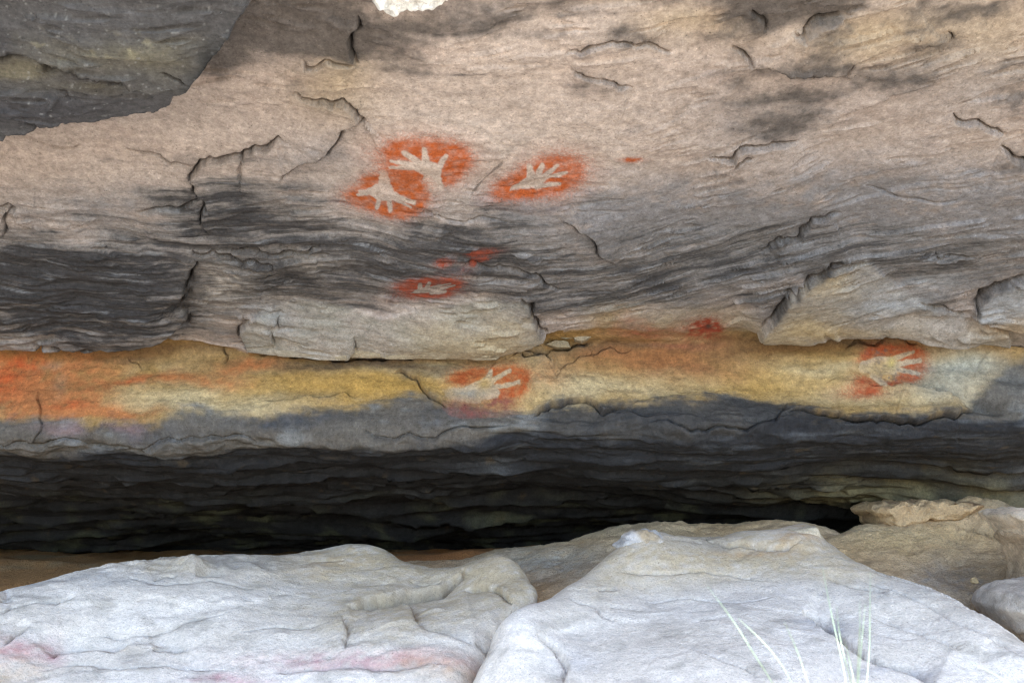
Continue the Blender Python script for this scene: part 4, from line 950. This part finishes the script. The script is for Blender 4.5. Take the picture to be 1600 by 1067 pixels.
# ------------------------------------------------------------------ star-shaped stones
def stone(name, outline, Y, thick, mat, col, seed, parent=None, boxy=.55, rough=.05, amp=.006, facet=False, tilt=0.0, nth=64, nph=28, colvar=None, yshift=None, **props):
    """closed stone: its outline seen from the front, its own thickness in depth"""
    pts = np.array([at(px, py, Y) for px, py in outline])
    cen = np.array([pts[:, 0].mean(), Y, pts[:, 2].mean()])
    d = pts - cen
    ang = np.arctan2(d[:, 2], d[:, 0]); o = np.argsort(ang); ang = ang[o]
    P0 = d[o][:, [0, 2]]
    th = np.linspace(-np.pi, np.pi, nth, endpoint=False)
    R = np.empty(nth)
    q = np.roll(P0, -1, 0)
    for i, t in enumerate(th):
        dx, dz = math.cos(t), math.sin(t); best = 0
        for a, b in zip(P0, q):
            e = b - a; den = dx * e[1] - dz * e[0]
            if abs(den) < 1e-12: continue
            r = (a[0] * e[1] - a[1] * e[0]) / den; s = (a[0] * dz - a[1] * dx) / den
            if r > 0 and -1e-6 <= s <= 1 + 1e-6: best = max(best, r)
        R[i] = best
    ph = np.linspace(-np.pi / 2, np.pi / 2, nph)
    sg = lambda x, e: np.sign(x) * np.abs(x) ** e
    PH, TH = np.meshgrid(ph, th, indexing='ij')
    rr = sg(np.cos(PH), boxy) * R[None]
    X = cen[0] + rr * np.cos(TH); Z = cen[2] + rr * np.sin(TH); Yy = Y - sg(np.sin(PH), boxy) * thick + tilt * (Z - cen[2])
    P = np.stack([X, Yy, Z], -1)
    sz = float(np.median(R))
    P = P + np.stack([.3 * perlin3(P * 30, seed + 8), perlin3(P * 17, seed + 7) + .5 * perlin3(P * 44, seed + 9), .8 * perlin3(P * 22, seed + 3) + .5 * perlin3(P * 60, seed + 4)], -1) * amp
    P = P + (P - cen) / (np.linalg.norm(P - cen, axis=-1, keepdims=True) + 1e-9) * (
        rough * sz * (perlin3(P / sz * 1.3, seed) + .5 * perlin3(P / sz * 3.1, seed + 1) + .25 * perlin3(P / sz * 7, seed + 2)))[..., None]
    n = perlin3(P * 14, seed + 5); n2 = perlin3(P * 50, seed + 6)
    c = np.asarray(col, f32) * (1 + .35 * n + .25 * n2)[..., None]
    if colvar is not None: c = lerp(c, colvar, sstep(0, .5, n))
    i = np.arange(nph * nth).reshape(nph, nth); j = np.roll(i, -1, 1)
    qd = np.stack([i[:-1], j[:-1], j[1:], i[1:]], -1).reshape(-1, 4)
    me = mesh_from(name, P.reshape(-1, 3), qd[:, ::-1], c.reshape(-1, 3), mat)
    if facet: me.polygons.foreach_set('use_smooth', np.zeros(len(qd), bool))
    return link(name, me, parent, **props)

stone('flat_stone', [(1343, 796), (1352, 790), (1380, 785), (1430, 782), (1500, 783), (1522, 790), (1495, 804), (1440, 812), (1402, 818), (1372, 826), (1362, 819), (1358, 806)],
      3.50, .15, M_TAN, (.56, .38, .205), 11, boxy=.35, rough=.03, amp=.016, nth=160, nph=60, colvar=(.30, .19, .10), label='flat tan slab with a pointed left tip lying on the brown rock at right', category='slab')
stone('boulder', [(1542, 945), (1552, 925), (1580, 912), (1620, 905), (1680, 905), (1740, 940), (1740, 1010), (1680, 1040), (1610, 1010), (1565, 980)], 2.72, .22, M_BOULD, (.46, .40, .335), 21,
      boxy=.8, rough=.05, amp=.010, nth=140, nph=60, label='rounded grey boulder cut off by the right edge of the picture', category='boulder', group='pale boulders in the foreground')
col_ = assemble('rock_pillar', [], tuple(at(1640, 930, 2.86)), label='weathered tan rock stump with a flaring cap at the right edge', category='rock')
st_ = stone('stump', [(1568, 830), (1585, 850), (1594, 880), (1592, 905), (1590, 930), (1700, 930), (1700, 830), (1640, 810)], 2.86, .12, M_TAN, (.48, .36, .24), 31, boxy=.7, rough=.05, amp=.012, nth=120, nph=50, parent=col_)
cp_ = stone('cap', [(1553, 803), (1566, 797), (1600, 794), (1680, 796), (1720, 830), (1690, 850), (1610, 852), (1592, 842), (1575, 822)], 2.82, .16, M_TAN, (.66, .54, .40), 33, parent=col_, boxy=.5, rough=.06, amp=.012, nth=120, nph=50)
for o_ in (st_, cp_): o_.matrix_parent_inverse = col_.matrix_basis.inverted()
stone('flat_stone', [(1146, 852), (1160, 840), (1200, 832), (1240, 826), (1268, 821), (1275, 832), (1280, 848), (1260, 852), (1235, 849), (1200, 856), (1170, 858)], 3.02, .07, M_TAN, (.52, .44, .32), 45, boxy=.3, rough=.05, amp=.008, nth=90, nph=36,
      label='thin buff slab with an angular tip along the crest of the right boulder', category='slab')
stone('stone', [(958, 853), (968, 842), (982, 832), (1006, 828), (1028, 834), (1042, 845), (1034, 858), (1010, 862), (996, 866), (980, 862), (966, 860)], 2.93, .05, M_BOULD, (.50, .47, .44), 41, boxy=.7, rough=.22, amp=.012,
      colvar=(.38, .30, .2), label='small pale crusty stone lying on the crest of the right boulder', category='stone', group='small loose stones')
for k, (ol, c, lb) in enumerate([
    ([(886, 522), (900, 512), (916, 509), (931, 519), (927, 527), (912, 537), (900, 534)], (.30, .25, .175), 'squarish buff flake wedged at the right end of the broken ledge crack'),
    ([(858, 520), (872, 511), (886, 516), (897, 529), (884, 533), (866, 527)], (.24, .20, .13), 'buff flake wedged left of the squarish flake in the ledge crack'),
    ([(862, 532), (884, 533), (902, 541), (890, 546), (868, 545), (850, 540)], (.25, .205, .135), 'thin flat flake lying under the two wedged flakes')]):
    stone('stone_flake', ol, 3.25, .03, M_CEIL, c, 50 + k, boxy=.3, rough=.10, amp=.004, facet=True, nth=9, nph=5, label=lb, category='stone flake', group='stone flakes wedged in the ledge')
stone('dead_leaf', [(1516, 903), (1522, 899), (1528, 904), (1531, 911), (1524, 913), (1518, 909)], 2.93, .006, M_TAN, (.45, .32, .17), 71, boxy=.6, rough=.1, nth=24, nph=10,
      label='tiny dry leaf caught on the shaded brown rock at right', category='leaf')

# ------------------------------------------------------------------ grass stems standing in front of the right boulder
M_GRASS = simple_material('dry_grass', (.30, .40, .27), .5, 60, .15)
def blade(name, pts, Y, r, parent):
    p = np.array([at(a, b, Y + dy) for a, b, dy in pts])
    # root straight on in the last direction until the ground
    last = p[-1] - p[-2]; last = last / np.linalg.norm(last)
    steps = 6; root = p[-1].copy(); dirn = last.copy()
    ext = []
    zgap = root[2] - (GROUND - .03)
    for k in range(1, steps + 1):
        dirn = dirn * .8 + np.array([0, 0, -1.0]) * .2; dirn /= np.linalg.norm(dirn)
        root = root + dirn * (zgap / steps) / max(.3, -dirn[2]); ext.append(root.copy())
    p = np.concatenate([p, ext])
    t = np.linspace(0, 1, len(p)); tt = np.linspace(0, 1, 40)
    c = np.stack([np.interp(tt, t, p[:, k]) for k in range(3)], 1)
    for _ in range(4): c[1:-1] = (c[:-2] + 2 * c[1:-1] + c[2:]) / 4
    tan = np.gradient(c, axis=0); tan /= np.linalg.norm(tan, axis=1)[:, None]
    side = np.cross(tan, [0, 1, 0]); side /= np.linalg.norm(side, axis=1)[:, None]; up = np.cross(side, tan)
    rad = r * np.clip(.25 + tt * 6, 0, 1)
    n = 6; a = np.linspace(0, 2 * np.pi, n, endpoint=False)
    P = c[:, None] + rad[:, None, None] * (np.cos(a)[None, :, None] * side[:, None] + .45 * np.sin(a)[None, :, None] * up[:, None])
    i = np.arange(40 * n).reshape(40, n); j = np.roll(i, -1, 1)
    qd = np.stack([i[:-1], j[:-1], j[1:], i[1:]], -1).reshape(-1, 4)
    me = mesh_from(name, P.reshape(-1, 3), qd, np.full((40 * n, 3), .5), M_GRASS)
    return link(name, me, parent)
CLUMPS = [
    ('pale thin grass stems leaning left, leftmost tuft before the right boulder', 1.34, [[(1105, 915), (1147, 970), (1180, 1025), (1209, 1067)], [(1154, 966), (1194, 1003), (1220, 1035), (1240, 1070)], [(1225, 970), (1245, 1014), (1263, 1066)]]),
    ('pale green grass stem tuft with one long stem leaning slightly left, middle of the boulder', 1.36, [[(1285, 885), (1296, 945), (1308, 999), (1318, 1040)], [(1307, 946), (1311, 990), (1320, 1030), (1330, 1064)], [(1320, 1000), (1328, 1035), (1335, 1065)]]),
    ('upright pale green grass stems standing close together before the right boulder', 1.38, [[(1360, 893), (1359, 970), (1359, 1014), (1354, 1067)], [(1352, 943), (1346, 1006), (1341, 1067)], [(1343, 938), (1344, 985), (1340, 1040)]]),
    ('single short pale grass stem at lower right, leaning far left', 1.32, [[(1513, 1032), (1542, 1046), (1577, 1066)]])]
for lb, Y, blades in CLUMPS:
    b0 = at(*blades[0][-1], Y)
    e = bpy.data.objects.new('grass_tuft', None); scene.collection.objects.link(e)
    e.location = (b0[0], Y, GROUND); e.empty_display_size = .05
    e['label'] = lb; e['category'] = 'grass'; e['group'] = 'grass stems in front of the right boulder'
    for i, b in enumerate(blades):
        o = blade('blade', [(x, y, .03 * math.sin(3.1 * i + x)) for x, y in b], Y, .0006, e)
        o.matrix_parent_inverse = e.matrix_basis.inverted()
print('rows', nrow, 'cols', ncol)
